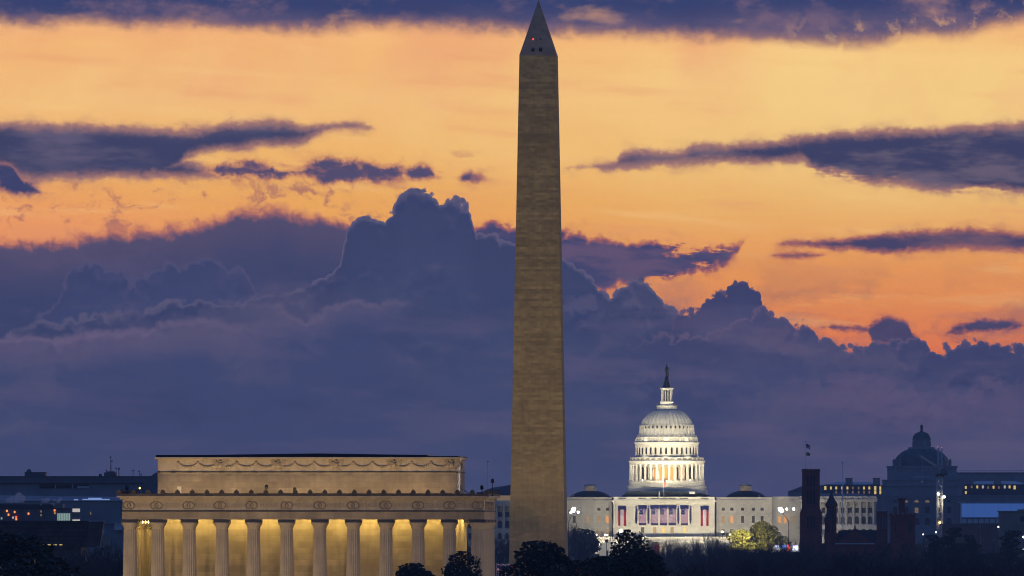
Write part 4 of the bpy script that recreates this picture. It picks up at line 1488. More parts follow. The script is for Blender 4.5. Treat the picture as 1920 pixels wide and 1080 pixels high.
def side_banner(px, label):
    w = Wd(14.5)
    zt, zb_ = Z(949), Z(986)
    o = thing('tricolour_banner', label, 'banner', cap_world(X(px), -1.0, 0), R(-1.9), 'pair of red white and blue banners')
    for a_, b__, mt, nm in ((-.5, -.24, 'cloth_red', 'red_stripe'), (-.24, .22, 'cloth_white', 'white_stripe'), (.22, .5, 'cloth_red', 'red_stripe')):
        wavy(a_ * w + .004, b__ * w - .004, zb_, zt - .9, 4, 0, .08).build(nm, M[mt], o)
    val = [(-.5 * w - .12, zt), (.5 * w + .12, zt), (.5 * w + .1, Z(957.5)), (.22 * w, Z(956.0)), (0, Z(955.2)), (-.24 * w, Z(956.0)), (-.5 * w - .1, Z(957.5))]
    MB().prism(val, -.24, -.12).build('blue_head', M['cloth_blue'], o)


side_banner(1166.5, 'red and white banner with a blue head at the north end of the front')
side_banner(1321.3, 'red and white banner with a blue head at the south end of the front')


def drape(px, label):
    zt, zb_ = Z(948), Z(982)
    o = MB().prism([(-.45, zt - .8), (0, zt), (.45, zt - .8), (.55, zb_ + 2.0), (.25, zb_), (-.25, zb_), (-.55, zb_ + 2.0)], -.3, .1).build('blue_drape', M['cloth_blue'], None, cap_world(X(px), -.75, 0), R(-1.9))
    tag(o, label, 'drape', 'narrow blue drapes between the flags')
    MB().box(-.62, .62, -.42, -.32, zt - 1.25, zt - 1.02).build('tie', M['cloth_white'], o)


drape(1193.2, 'narrow navy drape outside the north ring flag')
drape(1215.8, 'narrow navy drape between the north ring flag and the next flag')
drape(1271.9, 'narrow navy drape between the south ring flag and the next flag')
drape(1294.6, 'narrow navy drape outside the south ring flag')


# flagpole on the roof of the front
def flagpole(name, label, loc, h, mat, r=.10, group=None):
    o = thing(name, label, 'flagpole', loc, 0, group)
    MB().lathe([(r * 1.6, 0), (r * 1.5, .4), (r, .5), (r * .6, h)], 8).build('pole', mat, o)
    MB().ball((0, 0, h + r), r * 1.8, 8, 6).build('finial', mat, o)
    return o


fp = flagpole('flagpole', 'thin pole on the roof in front of the great dome', cap_world(X(1244.5), 2.0, Z(931.4)), Z(897) - Z(931.4), M['steel_white'], .12)
o = thing('small_flag', 'small furled dark flag on the pole before the great dome', 'flag', cap_world(X(1244.5), 1.9, Z(903)))
MB().prism([(.1, .9), (.9, .5), (1.3, -.3), (1.0, -1.5), (.5, -2.6), (.1, -2.2)], -.1, .1).build('cloth', M['red_stone'], o)
MB().prism([(.12, .9), (.62, .66), (.55, -.4), (.12, -.2)], -.14, -.105).build('canton', M['cloth_blue'], o)

# ---- stands and lamps at the foot of the front
stand = thing('scaffold_stand', 'pale scaffold viewing stand set up below the capitol terrace', 'stand', cap_world(X(1246), -70, 0), R(-1.9))
sk = lambda p: X(p) - X(1246)
for i in range(8):
    MB().box(sk(1205), sk(1372), 10 - i * 1.2, 11.1 - i * 1.2, Z(1022) - .55 * i - .3, Z(1022) - .55 * i).build('bench_row', M['steel_white'], stand)
post = MB().box(-.09, .09, -.09, .09, -8, Z(1009)).mesh('post', M['steel_white'])
for i in range(20):
    put_mesh('post', post, stand, (sk(1150 + i * 11.6), 12, 0))
for py in (1010, 1014.5, 1019):
    MB().box(sk(1149), sk(1371), 11.8, 11.95, Z(py) - .08, Z(py) + .08).build('rail', M['steel_white'], stand)
MB().box(sk(1130), sk(1372), 1.0, 1.15, -8, Z(1017.5)).build('white_screen', M['white_stone'], stand)
o = thing('arched_tent', 'white arched tent with a red side below the capitol steps', 'tent', cap_world(X(1245), -76, 0), R(-1.9))
arc = [(-2.2, -12)] + [(2.6 * -math.cos(math.pi * i / 10), Z(1026) + 2.2 * math.sin(math.pi * i / 10) - .5) for i in range(11)] + [(2.2, -12)]
MB().prism(arc[::-1], -1.5, 4).build('canopy', M['white_stone'], o)
MB().prism([(-4.2, -12), (-.9, -12), (-.7, Z(1023)), (-1.8, Z(1020)), (-3.6, Z(1023))], -2.2, -1.6).build('red_side', M['cloth_red'], o)
lamp('tent_light', 'SPOT', o, (0, -26, Z(1030)), 9000, (1, .92, .75), (0, 0, Z(1024)), .5, R(90), .8)
for i in range(5):
    a = thing('work_lamp', 'bright work lamp on the viewing stand, %s of five from the north' % orders[i], 'lamp', cap_world(X(1146 + i * 50), -84, Z(1033)), 0, 'work lamps lighting the stands')
    MB().box(-.5, .5, -.3, .3, -6, .5).build('housing', M['dark'], a)
    lamp('work_light', 'SPOT', a, (0, .2, .9), 1900, (1.0, .92, .74), (0, 16, 3.4), .6, R(120), .8)
# a row of globe lamps on posts along the terrace rail
gl = [(1212, 1007.5), (1231, 1008), (1249.5, 1008), (1268.5, 1008), (1287, 1007.5), (1307, 1008), (1120.8, 1003), (1137.2, 1003), (1141, 1003), (1128, 1020), (1356, 997), (1370, 1002.5)]
for i, (p, y) in enumerate(gl):
    where = ['first', 'second', 'third', 'fourth', 'fifth', 'sixth'][i] + ' in the row along the terrace rail' if i < 6 else \
        ['by the north side block, left of a pair', 'first of a close pair by the north side block', 'second of a close pair by the north side block',
         'low down before the north terrace', 'beside the southern side block', 'by the bare trees south of the terrace'][i - 6]
    o = thing('globe_lamp', 'small glowing globe lamp, ' + where, 'lamp', cap_world(X(p), -24 if i < 6 else -31, Z(y)), 0, 'globe lamps before the capitol')
    MB().ball((0, 0, 0), .45, 10, 8).build('globe', M['bulb'], o)
    MB().tube((0, 0, -5), (0, 0, -.42), .10, .08, 6).build('post', M['dark'], o)
o = thing('globe_lamp', 'largest glowing globe lamp, under the north red and white banner', 'lamp', cap_world(X(1167.3), -40, Z(995.5)), 0, 'globe lamps before the capitol')
MB().ball((0, 0, 0), .80, 12, 8).build('globe', M['bulb'], o)
MB().tube((0, 0, -9), (0, 0, -.76), .12, .09, 6).build('post', M['dark'], o)


# ---- tall masts with clusters of bright floodlights
def light_mast(px, py, Y, label, lamps, bend):
    s = Site(px, Y, 0)
    o = thing('light_mast', label, 'light mast', (s.loc[0], Y, 0), 0, 'tall masts with bright floodlights')
    zt = s.z(py)
    MB().tube((bend, 0, 2), (bend, 0, zt - 6), .20, .16, 8).tube((bend, 0, zt - 6), (0, 0, zt - .6), .16, .12, 8).build('mast', M['dark'], o)
    for (ox, oz, r) in lamps:
        q = MB().ball((ox * s.k, 0, zt + oz * s.k), r, 10, 8).build('lamp_head', M['bulb_cool'], o)
        MB().tube((0, .2, zt - .6), (ox * s.k, .2, zt + oz * s.k), .07, .07, 5).build('arm', M['dark'], o)


light_mast(1074.5, 957, 4820, 'tall mast with bright white floodlights beside the obelisk', [(0, 0, 1.0), (1.2, 3, .8), (-4.5, -4, .42), (9.5, -3.5, .55)], -2.2)
light_mast(1463.5, 955, 4820, 'tall mast with bright white floodlights before the southern corridor', [(0, 0, 1.0), (2.6, -3, .8), (-2, 1.5, .6), (11.5, .5, .55), (24.5, .5, .6)], 4.0)

# ================================================================== domed library, unlit, right
lbs = Site(1729.5, 5480, 24.0)
lib = thing('domed_library', 'dark unlit stone library with a tall lantern on its broad dome', 'library', lbs.loc, R(-1.5))
X, Z, Wd = lbs.x, lbs.z, lbs.w
rad = lambda p: Wd(p) / 2
b = MB()
b.box(X(1654), X(1804), 0, 46, -22, Z(931)).box(X(1652.5), X(1805.5), -.7, 46.7, Z(931), Z(927)).box(X(1654), X(1804), .1, 46, Z(927), Z(912))
b.box(X(1652.8), X(1805.2), -.5, 46.4, Z(912), Z(910)).box(X(1656), X(1802), .4, 46, Z(910), Z(901)).box(X(1655), X(1803), 0, 46.4, Z(901), Z(899.4))
main = b.build('main_block', M['lib_stone'], lib)
b = MB()
for i in range(7):
    p = 1668 + i * 20.5
    b = MB().box(-.55, .55, -.9, .1, 0, Z(932) - Z(978)).box(-.9, .9, -1.15, .1, Z(932) - Z(978) - 1.0, Z(932) - Z(978))
    put_mesh('column', b.mesh('column', M['lib_stone']), main, (X(p) - .9, 0, Z(978)))
    put_mesh('column', b.mesh('column', M['lib_stone']), main, (X(p) + .9, 0, Z(978)))
arch = lambda w, h: MB().prism([(-w, 0), (w, 0), (w, h), (w * .7, h + w * .7), (0, h + w), (-w * .7, h + w * .7), (-w, h)][::-1], -.15, .2)
lun = MB().prism([(1.3 * math.cos(math.pi * i / 10), 1.3 * math.sin(math.pi * i / 10)) for i in range(11)], -.15, .2)
lun_w = lun.mesh('lunette', M['window_dim'])
lun_d = lun.mesh('lunette', M['window_dark'])
sq_d = MB().box(-1.2, 1.2, -.15, .2, 0, 3.6).mesh('window', M['window_dark'])
sq_w = MB().box(-1.0, 1.0, -.15, .2, 0, 3.0).mesh('window', M['window_dim'])
ar_d = arch(1.5, 2.6).mesh('arched_window', M['window_dark'])
for i in range(6):
    p = 1678.2 + i * 20.5 * .985
    lit = i in (1, 2, 3, 5)
    put_mesh('lunette', lun_w if i in (1, 2, 3) else lun_d, main, (X(p), 0, Z(942)))
    put_mesh('window', sq_w if i == 2 else sq_d, main, (X(p), 0, Z(962)))
    put_mesh('arched_window', ar_d, main, (X(p), 0, Z(984)))
b = MB()
b.box(X(1665.5), X(1794.5), 10, 46, Z(899.4), Z(877)).box(X(1664), X(1796), 9.4, 46.5, Z(877), Z(873.4))
b.build('dome_base', M['lib_stone'], lib)
MB().box(X(1712), X(1746), 2, 3.5, Z(895), Z(893.5)).build('ledge', M['snow_roof'], lib)
dprof = [(110, 876), (109, 872), (108, 869), (104, 863), (98, 857.5), (88, 852), (76, 847), (62, 843.5), (52, 841.5), (46, 840.5)]
dm = MB().lathe([(rad(w_), Z(p)) for w_, p in dprof], 16, 0, 28, a0=math.pi / 16, smooth=False).build('dome', M['lib_roof'], lib)
for s in (-1, 1):
    for p in (53, 42):
        q = MB().box(-.7, .7, -.7, .7, 0, 2.6).box(-.9, .9, -.9, .9, 2.6, 2.9).ball((0, 0, 3.3), .6, 8, 6, 1.3)
        q.build('urn', M['lib_stone'], lib, (Wd(s * p), 14, Z(873.4)))
MB().lathe([(rad(52), Z(841.5)), (rad(50), Z(838)), (rad(40), Z(837.6)), (rad(34), Z(837)), (rad(34), Z(823.5)), (rad(36), Z(822.6)), (rad(36), Z(821.4)), (rad(32), Z(821))], 16, 0, 28, smooth=False).build('lantern', M['lib_stone'], lib)
lw = arch(.55, 2.0).mesh('lantern_window', M['concrete'])
for i in range(8):
    a = -math.pi / 2 + (i + 0) * math.pi / 4
    put_mesh('lantern_window', lw, lib, (rad(34.2) * math.cos(a), 28 + rad(34.2) * math.sin(a), Z(836)), a + math.pi / 2)
MB().lathe([(rad(33), Z(821)), (rad(32.5), Z(818)), (rad(29), Z(814.5)), (rad(23), Z(811.5)), (rad(13), Z(809.4)), (rad(7), Z(808.8)), (rad(6), Z(806))], 20, 0, 28).build('lantern_roof', M['lib_roof'], lib)
MB().lathe([(rad(3), Z(806)), (rad(5.5), Z(803.5)), (rad(4.5), Z(801)), (rad(6), Z(799.5)), (rad(5), Z(797.5)), (rad(1), Z(795))], 12, 0, 28).build('torch', M['lib_roof'], lib)


def attic_row(name, label, x0, x1, ytop, yroof, Yd, lit, chim, y0r=None):
    s = Site((x0 + x1) / 2, Yd, 24)
    o = thing(name, label, 'building', s.loc, R(-1.5))
    b = MB().box(s.x(x0), s.x(x1), 0, 30, -22, s.z(931)).box(s.x(x0) - .5, s.x(x1) + .5, -.6, 30.6, s.z(931), s.z(928.5))
    b.build('wall', M['lib_stone'], o)
    b = MB()
    zt = s.z(yroof)
    b.add([(s.x(x0), 0, s.z(928.5)), (s.x(x1), 0, s.z(928.5)), (s.x(x1), 30, s.z(928.5)), (s.x(x0), 30, s.z(928.5)),
           (s.x(x0) + 2, 2.0, zt), (s.x(x1) - 2, 2.0, zt), (s.x(x1) - 2, 28, zt), (s.x(x0) + 2, 28, zt)],
          [(0, 1, 5, 4), (1, 2, 6, 5), (2, 3, 7, 6), (3, 0, 4, 7), (4, 5, 6, 7)])
    rf = b.build('mansard_roof', M['slate'], o)
    b = MB().add([(s.x(x0) + 2.5, 3, zt + .02), (s.x(x1) - 2.5, 3, zt + .02), (s.x(x1) - 2.5, 27, zt + .02), (s.x(x0) + 2.5, 27, zt + .02),
                  (s.x(x0) + 9, 14, s.z(ytop)), (s.x(x1) - 9, 14, s.z(ytop))], [(0, 1, 5, 4), (1, 2, 5), (2, 3, 4, 5), (3, 0, 4)])
    b.build('upper_roof', M['snow_roof'], o)
    for (p, py) in chim:
        MB().box(s.x(p) - 2.0, s.x(p) + 2.0, 3, 7, s.z(py + 12), s.z(py)).box(s.x(p) - 2.2, s.x(p) + 2.2, 2.8, 7.2, s.z(py), s.z(py - 1)).build('chimney', M['lib_stone'], o)
    meshes = {k: MB().box(-w_, w_, -.4, .6, -h_, h_).mesh('dormer_window', M[mt]) for k, (w_, h_, mt) in
              dict(a=(.62, 1.05, 'window_yellow'), b=(.5, .8, 'window_yellow'), c=(.45, .7, 'window_dim'), d=(.5, .8, 'window_white')).items()}
    for (p, py, k) in lit:
        t = (s.z(py) - s.z(928.5)) / (zt - s.z(928.5))
        put_mesh('dormer_window', meshes[k], rf, (s.x(p), 2.0 * t, s.z(py)))
    return o


up = [(1547.5, 'a'), (1558, 'b'), (1568, 'b'), (1579, 'b'), (1589, 'b'), (1599, 'c'), (1610, 'c'), (1620, 'b'), (1630, 'b'), (1641, 'a'), (1651, 'a')]
lit = [(p, 915, k) for p, k in up] + [(p, 923, 'a' if p > 1640 else 'c') for p, k in up if p > 1560]
attic_row('office_range', 'long low range with lit dormer windows between red tower and dark library', 1540, 1657, 903.5, 908.5, 5560, lit, [(1592, 897), (1643.5, 897)])
lit = [(1811, 914, 'b'), (1822, 913, 'c'), (1832.5, 913, 'b'), (1843, 913, 'd'), (1853, 914, 'c'), (1863, 913.5, 'b'), (1873, 914, 'c'), (1884, 913, 'd'), (1893, 913, 'b'), (1902.5, 914, 'a'), (1811, 923.5, 'b')]
attic_row('office_range', 'long low range with a snowy roof line right of the dark library', 1802, 1935, 902, 908, 5560, lit, [(1818.5, 898), (1870.5, 898)])
# roof shoulder left of the left range, and the long block behind
s = Site(1512, 5700, 24)
o = thing('hipped_hall', 'dark hipped roof hall just left of the red brick tower top', 'building', s.loc, R(-1.5))
MB().box(s.x(1478), s.x(1560), 0, 30, -22, s.z(922)).build('wall', M['lib_stone'], o)
MB().add([(s.x(1476), -.5, s.z(922)), (s.x(1562), -.5, s.z(922)), (s.x(1562), 30, s.z(922)), (s.x(1476), 30, s.z(922)), (s.x(1505), 14, s.z(911)), (s.x(1550), 14, s.z(909))],
         [(0, 1, 5, 4), (1, 2, 5), (2, 3, 4, 5), (3, 0, 4)]).build('roof', M['slate'], o)
s = Site(1870, 5900, 26)
o = thing('long_annex', 'long flat roofed grey annex with a roof railing behind the library', 'building', s.loc, R(-1.5))
MB().box(s.x(1794), s.x(2000), 0, 40, -24, s.z(886.5)).build('wall', M['lib_stone'], o)
MB().box(s.x(1793), s.x(2001), -.6, 40.6, s.z(887.5), s.z(885.6)).build('cornice', M['concrete'], o)
for i in range(40):
    MB().box(-.10, .10, 0, .2, 0, 1.0).build('railing_post', M['concrete'], o, (s.x(1796) + i * 1.6, .3, s.z(885.6)))
MB().box(s.x(1796), s.x(1998), .3, .5, s.z(882.6), s.z(882.1)).build('handrail', M['concrete'], o)

# ================================================================== red castle
cs = Site(1600, 3650, 8.0)
cas = thing('red_castle', 'dark red sandstone castle with a tall square tower, turrets and battlements', 'castle', cs.loc, R(-2))
X, Z, Wd = cs.x, cs.z, cs.w
d0 = 4.0
b = MB().box(X(1504), X(1537), 0, 6.6, Z(953), Z(884)).box(X(1503), X(1538), -.25, 6.85, Z(884), Z(880))
b.add([(X(1500), -.8, Z(960)), (X(1541), -.8, Z(960)), (X(1541), 7.4, Z(960)), (X(1500), 7.4, Z(960)), (X(1504), 0, Z(953)), (X(1537), 0, Z(953)), (X(1537), 6.6, Z(953)), (X(1504), 6.6, Z(953))],
      [(0, 1, 5, 4), (1, 2, 6, 5), (2, 3, 7, 6), (3, 0, 4, 7)])
b.box(X(1500), X(1541), -.8, 7.4, -6, Z(960))
tw_ = b.build('square_tower', M['red_stone'], cas)
for p in (1506.5, 1534.5):
    MB().box(X(p) - .45, X(p) + .45, -.22, .1, Z(953), Z(884)).build('corner_strip', M['red_stone'], tw_)
for p in (1514.5, 1520.5, 1526.5):
    for (ya, yb) in ((912, 892), (945, 920), (990, 968)):
        MB().box(X(p) - .30, X(p) + .30, -.12 if yb < 950 else -.92, .2, Z(ya), Z(yb)).build('slit_window', M['opening'], tw_)
for i in range(5):
    MB().box(X(1505 + i * 6.8), X(1509 + i * 6.8), -.2, .5, Z(880), Z(879)).build('merlon', M['red_stone'], tw_)


def octa(px, w_, y0, yfl, yt, flare, name, ya=4.0):
    r = Wd(w_) / 2
    o = MB().lathe([(r * 1.04, -6), (r * 1.04, Z(1000)), (r * .92, Z(999)), (r * .92, Z(yfl + 5)), (r * flare, Z(yfl + 2)), (r * flare, Z(yfl))], 8, X(px), ya, a0=math.pi / 8, smooth=False).build(name, M['red_stone'], cas)
    MB().lathe([(r * flare * 1.06, Z(yfl)), (r * .62, Z(yfl - (yfl - yt) * .45)), (.14, Z(yt + 2)), (.06, Z(yt))], 8, X(px), ya, a0=math.pi / 8, smooth=False).build('spire', M['slate'], o)
    for a in (-.35, .35):
        MB().box(-.18, .18, -.1, .3, Z(yfl + 24), Z(yfl + 9)).build('slit_window', M['opening'], o, (X(px) + r * .7 * a, ya - r * .90, 0))


octa(1559, 22, 1020, 947, 922, 1.12, 'round_turret', 5.5)
octa(1553, 15, 1020, 974, 952, 1.15, 'small_turret', 1.2)
b = MB().box(X(1541), X(1672), 3, 22, -6, Z(1019))
b.prism([(X(1562), Z(1019)), (X(1641), Z(1019)), (X(1603), Z(991))], 2.6, 22)
hl = b.build('gabled_hall', M['red_stone'], cas)
for s_ in (-1, 1):
    xa, xb = X(1603), X(1603 + s_ * 40.5)
    za, zb__ = Z(990), Z(1019.5)
    MB().prism([(xa, za), (xb, zb__), (xb, zb__ - .35), (xa, za - .5)][::s_], 2.2, 22.3).build('roof_slope', M['slate'], hl)
MB().prism([(X(1565), Z(1019.2)), (X(1572), Z(994)), (X(1655), Z(994)), (X(1655), Z(1019.2))], 12, 21).build('main_roof', M['slate'], hl)
MB().box(X(1566), X(1640), 2.2, 2.5, Z(1020.5), Z(1018.4)).build('pale_gutter', M['snow_roof'], hl)
MB().tube((X(1603), 4, Z(991)), (X(1603), 4, Z(984)), .35, .12, 6).box(X(1601.4), X(1604.6), 3.7, 4.3, Z(988), Z(986)).build('finial', M['red_stone'], hl)
b = MB().box(X(1643.5), X(1664), 1, 5, -6, Z(960.5)).box(X(1642.6), X(1665), .7, 5.3, Z(960.5), Z(958.5))
sq = b.build('small_tower', M['red_stone'], cas)
MB().box(X(1644.5), X(1663), 1.2, 4.8, Z(958.5), Z(957.3)).build('cap', M['snow_roof'], sq)
for p in (1649, 1655, 1660.5):
    MB().box(X(p) - .25, X(p) + .25, .88, 1.2, Z(992), Z(968)).build('slit_window', M['concrete_dark'], sq)
b = MB().box(X(1669.5), X(1716), 0, 9.0, -6, Z(969)).box(X(1668), X(1717.5), -.35, 9.35, Z(969), Z(964.5))
bt_ = b.build('battlement_tower', M['red_stone'], cas)
for i in range(6):
    xa = X(1668 + i * 8.9)
    MB().box(xa, xa + Wd(5.0), -.35, .5, Z(964.5), Z(961.6)).build('merlon', M['red_stone'], bt_)
for p in (1679, 1707):
    MB().box(X(p) - .28, X(p) + .28, -.1, .2, Z(997), Z(980)).build('slit_window', M['opening'], bt_)
MB().lathe([(Wd(7.2), Z(962)), (Wd(6.6), Z(958)), (Wd(6.6), Z(941)), (Wd(8.2), Z(937)), (Wd(8.2), Z(934)), (Wd(6), Z(934))], 8, X(1691), 4.5, a0=math.pi / 8, smooth=False).build('chimney_turret', M['red_stone'], bt_)
# flags on the square tower
a_ = R(-2)


def cas_world(px, y, py):
    lx, lz = X(px), Z(py)
    return (cs.loc[0] + lx * math.cos(a_) - y * math.sin(a_), cs.loc[1] + lx * math.sin(a_) + y * math.cos(a_), 8 + lz)


flagpole('flagpole', 'white pole with two flags on top of the red square tower', cas_world(1511, 2, 880), Z(829) - Z(880), M['white_pole'], .14)
o = thing('striped_flag', 'small red and white striped flag, upper one on the tower pole', 'flag', cas_world(1511.6, 2, 840))
for i in range(6):
    MB().prism([(0, 1.5 - i * .26), (.8, 1.35 - i * .26), (1.5, .95 - i * .3), (1.5, .70 - i * .3), (.8, 1.11 - i * .26), (0, 1.25 - i * .26)][::-1], -.06, .06).build('stripe', M['cloth_red'] if i % 2 == 0 else M['cloth_white'], o)
MB().prism([(0, 1.55), (.75, 1.42), (.75, .6), (0, .75)][::-1], -.1, -.065).build('canton', M['cloth_blue'], o)
o = thing('yellow_flag', 'small yellow and white flag, lower one on the tower pole', 'flag', cas_world(1511.6, 2, 855))
MB().prism([(0, 1.3), (.7, 1.45), (1.5, 1.05), (1.45, -.1), (.8, .1), (0, .1)][::-1], -.06, .06).build('cloth', M['cloth_gold'], o)
MB().prism([(.45 + .32 * math.cos(i * math.pi / 5) + .3, .68 + .32 * math.sin(i * math.pi / 5)) for i in range(10)], -.09, -.065).build('emblem', M['cloth_blue'], o)
# a slim bare pole further back
s = Site(1580, 4700, 18)
flagpole('flagpole', 'slim bare pole with a lit foot right of the red tower', s.loc, s.z(868), M['white_pole'], .25)
s = Site(914.8, 2950, 8)
flagpole('flagpole', 'slim white pole rising between the memorial and the obelisk', s.loc, s.z(866), M['white_pole'], .20)

# ================================================================== tower crane
ks = Site(1762, 4700, 20)
cr = thing('tower_crane', 'lattice tower crane with a folded jib and two bright lamps before the library', 'crane', ks.loc, R(12))
X, Z, Wd = ks.x, ks.z, ks.w


def lattice(x0, x1, z0, z1, y0, y1, step, r, name, mat, par):
    b = MB()
    for x in (x0, x1):
        for y in (y0, y1):
            b.tube((x, y, z0), (x, y, z1), r * 1.5, r * 1.5, 4)
    n = max(2, int((z1 - z0) / step))
    for i in range(n):
        za, zb__ = z0 + (z1 - z0) * i / n, z0 + (z1 - z0) * (i + 1) / n
        a_, c_ = (x0, x1) if i % 2 == 0 else (x1, x0)
        for y in (y0, y1):
            b.tube((a_, y, za), (c_, y, zb__), r, r, 4)
            b.tube((x0, y, zb__), (x1, y, zb__), r, r, 4)
        for x in (x0, x1):
            b.tube((x, y0, za), (x, y1, zb__), r, r, 4)
    return b.build(name, mat, par)


hw_ = Wd(4.6)
lattice(-hw_, hw_, -14, Z(894), -hw_, hw_, 2.6, .13, 'mast', M['steel_white'], cr)
MB().lathe([(2.1, Z(894)), (2.1, Z(890))], 12).box(-1.9, Wd(14), -1.6, 1.6, Z(890), Z(888)).build('slewing_deck', M['dark'], cr)
MB().box(.4, 2.2, -2.0, -.6, Z(888), Z(879)).build('cab', M['concrete_dark'], cr)
MB().box(Wd(8), Wd(14), -1.2, 1.2, Z(892), Z(883)).build('counterweight', M['concrete_dark'], cr)
lattice(-hw_ * .7, hw_ * .9, Z(888), Z(840), -.7, .7, 2.6, .10, 'top_frame', M['steel_white'], cr)
# jib
b = MB()
pa, pb = Vector((Wd(2), 0, Z(880))), Vector((Wd(-40), 0, Z(855)))
n = 12
for i in range(n):
    p, q = pa.lerp(pb, i / n), pa.lerp(pb, (i + 1) / n)
    up_ = Vector((.55, 0, 1.35))
    for yv in (-.6, .6):
        v = Vector((0, yv, 0))
        b.tube(p + v, q + v, .16, .16, 4)
        b.tube(p + v, q + up_ * .5, .10, .10, 4)
        b.tube(p + up_ * .5, q + v, .10, .10, 4)
    b.tube(p + up_ * .5, q + up_ * .5, .15, .15, 4)
b.build('jib', M['steel_white'], cr)
MB().tube((Wd(0), 0, Z(842)), pb, .05, .05, 4).tube((Wd(4), 0, Z(842)), (Wd(12), 0, Z(886)), .06, .06, 4).build('stay_cable', M['dark'], cr)
MB().tube((Wd(-34), 0, Z(858)), (Wd(-34), 0, Z(904)), .07, .07, 4).box(Wd(-34) - .4, Wd(-34) + .4, -.3, .3, Z(905), Z(902)).build('hook_line', M['steel_white'], cr)
for i, (ox, py) in enumerate(((-4.8, 926), (6.5, 931.5))):
    q = MB().ball((Wd(ox), -2.0, Z(py)), .62, 10, 8).build('floodlamp', M['bulb'], cr)
    lamp('lamp_light', 'POINT', q, (Wd(ox * .6), -3.2, Z(py) - 3), 500, (1, .85, .55), None, .5)
MB().ball((Wd(-2), -2.0, Z(980)), .55, 8, 6).build('floodlamp', M['bulb_gold'], cr)
for ox, py in ((-4, 838), (3.5, 839)):
    MB().ball((Wd(ox), 0, Z(py)), .15, 8, 6).build('beacon', M['red_glow'], cr)

# ================================================================== blue hall and its neighbours, far right
s = Site(1870, 4300, 10)
X, Z = s.x, s.z
o = thing('blue_hall', 'long blue panelled hall above a row of windows at right', 'building', s.loc, R(-1))
MB().box(X(1801), X(1990), 0, 40, -6, Z(982)).build('lower_wall', M['concrete'], o)
pn = MB().box(0, X(1824.6) - X(1801) - .06, -.12, .2, Z(970), Z(944)).mesh('blue_panel', M['blue_panel'])
for i in range(8):
    put_mesh('blue_panel', pn, o, (X(1801.5) + i * (X(1824.6) - X(1801)), 0, 0))
MB().box(X(1801), X(1990), .1, 40, Z(982), Z(942.5)).build('upper_wall', M['concrete_dark'], o)
MB().box(X(1800), X(1991), -.3, 40.4, Z(942.5), Z(941.3)).box(X(1800), X(1803), -.3, 0, Z(982), Z(942.5)).build('roof_trim', M['steel_white'], o)
wn = MB().box(0, X(1811.5) - X(1801) - .35, -.2, .05, Z(981), Z(973)).mesh('window', M['window_white'])
wnd = MB().box(0, X(1811.5) - X(1801) - .35, -.2, .05, Z(981), Z(973)).mesh('window', M['snow_roof'])
for i in range(8):
    put_mesh('window', wnd, o, (X(1804) + i * (X(1811.5) - X(1801)), 0, 0))
MB().box(X(1801), X(1990), -.5, 0, Z(984), Z(981.6)).build('sill_band', M['tan_stone'], o)
s2 = Site(1850, 4100, 8)
o = thing('brick_block', 'low pink brick block with a pale pipe below the blue hall', 'building', s2.loc, R(-1))
MB().box(s2.x(1768), s2.x(1990), 0, 20, -4, s2.z(983.5)).box(s2.x(1767), s2.x(1991), -.3, 20.2, s2.z(983.5), s2.z(982.4)).build('wall', M['brick_wall'], o)
MB().tube((s2.x(1838), -.4, -2), (s2.x(1838), -.4, s2.z(984)), .22, .22, 6).build('pipe', M['tan_stone'], o)
MB().box(s2.x(1772), s2.x(1800), -.12, .1, s2.z(991), s2.z(987)).build('vent_band', M['concrete_dark'], o)
s2 = Site(1900, 3900, 8)
o = thing('tan_block', 'flat roofed tan stone block in front of the blue hall', 'building', s2.loc, R(-1))
MB().box(s2.x(1876), s2.x(1990), 0, 26, -4, s2.z(960)).box(s2.x(1874), s2.x(1992), -.5, 26.5, s2.z(960), s2.z(957.8)).box(s2.x(1910), s2.x(1960), 4, 16, s2.z(957.8), s2.z(955)).build('wall', M['tan_stone'], o)
MB().box(s2.x(1874), s2.x(1992), -.4, 0, s2.z(986), s2.z(984)).build('belt_course', M['tan_stone'], o)
for p in (1917, 1931, 1946):
    MB().box(s2.x(p) - .9, s2.x(p) + .9, -.1, .2, s2.z(978), s2.z(968)).build('window', M['window_dark'], o)
for (p, y, k) in ((1919, 1008, 'bulb'), (1919, 1031, 'bulb')):
    pass
pl = [(1755, 998, 'white street lamp glow among the trees below the crane', .35), (1731, 1002, 'faint white street lamp beside the crane foot, left one', .28), (1743, 1006.5, 'orange street lamp beside the crane foot', .28),
      (1919, 1007, 'warm street lamp at the right edge, upper one', .5), (1918.5, 1031, 'warm street lamp at the right edge, lower one', .5), (1872, 988, 'crooked warm lamp below the tan block', .4)]
for p, y, lb__, r in pl:
    q = Site(p, 3700, 6)
    o = thing('street_lamp', lb__, 'lamp', q.loc, 0, 'street lamps among the trees')
    MB().tube((0, .1, -2), (0, .1, q.z(y)), .10, .07, 6).build('post', M['dark'], o)
    MB().ball((0, -.1, q.z(y)), r * .6, 8, 6, 1.2).build('lamp_head', M['bulb_gold'] if 'orange' in lb__ else M['bulb'], o)
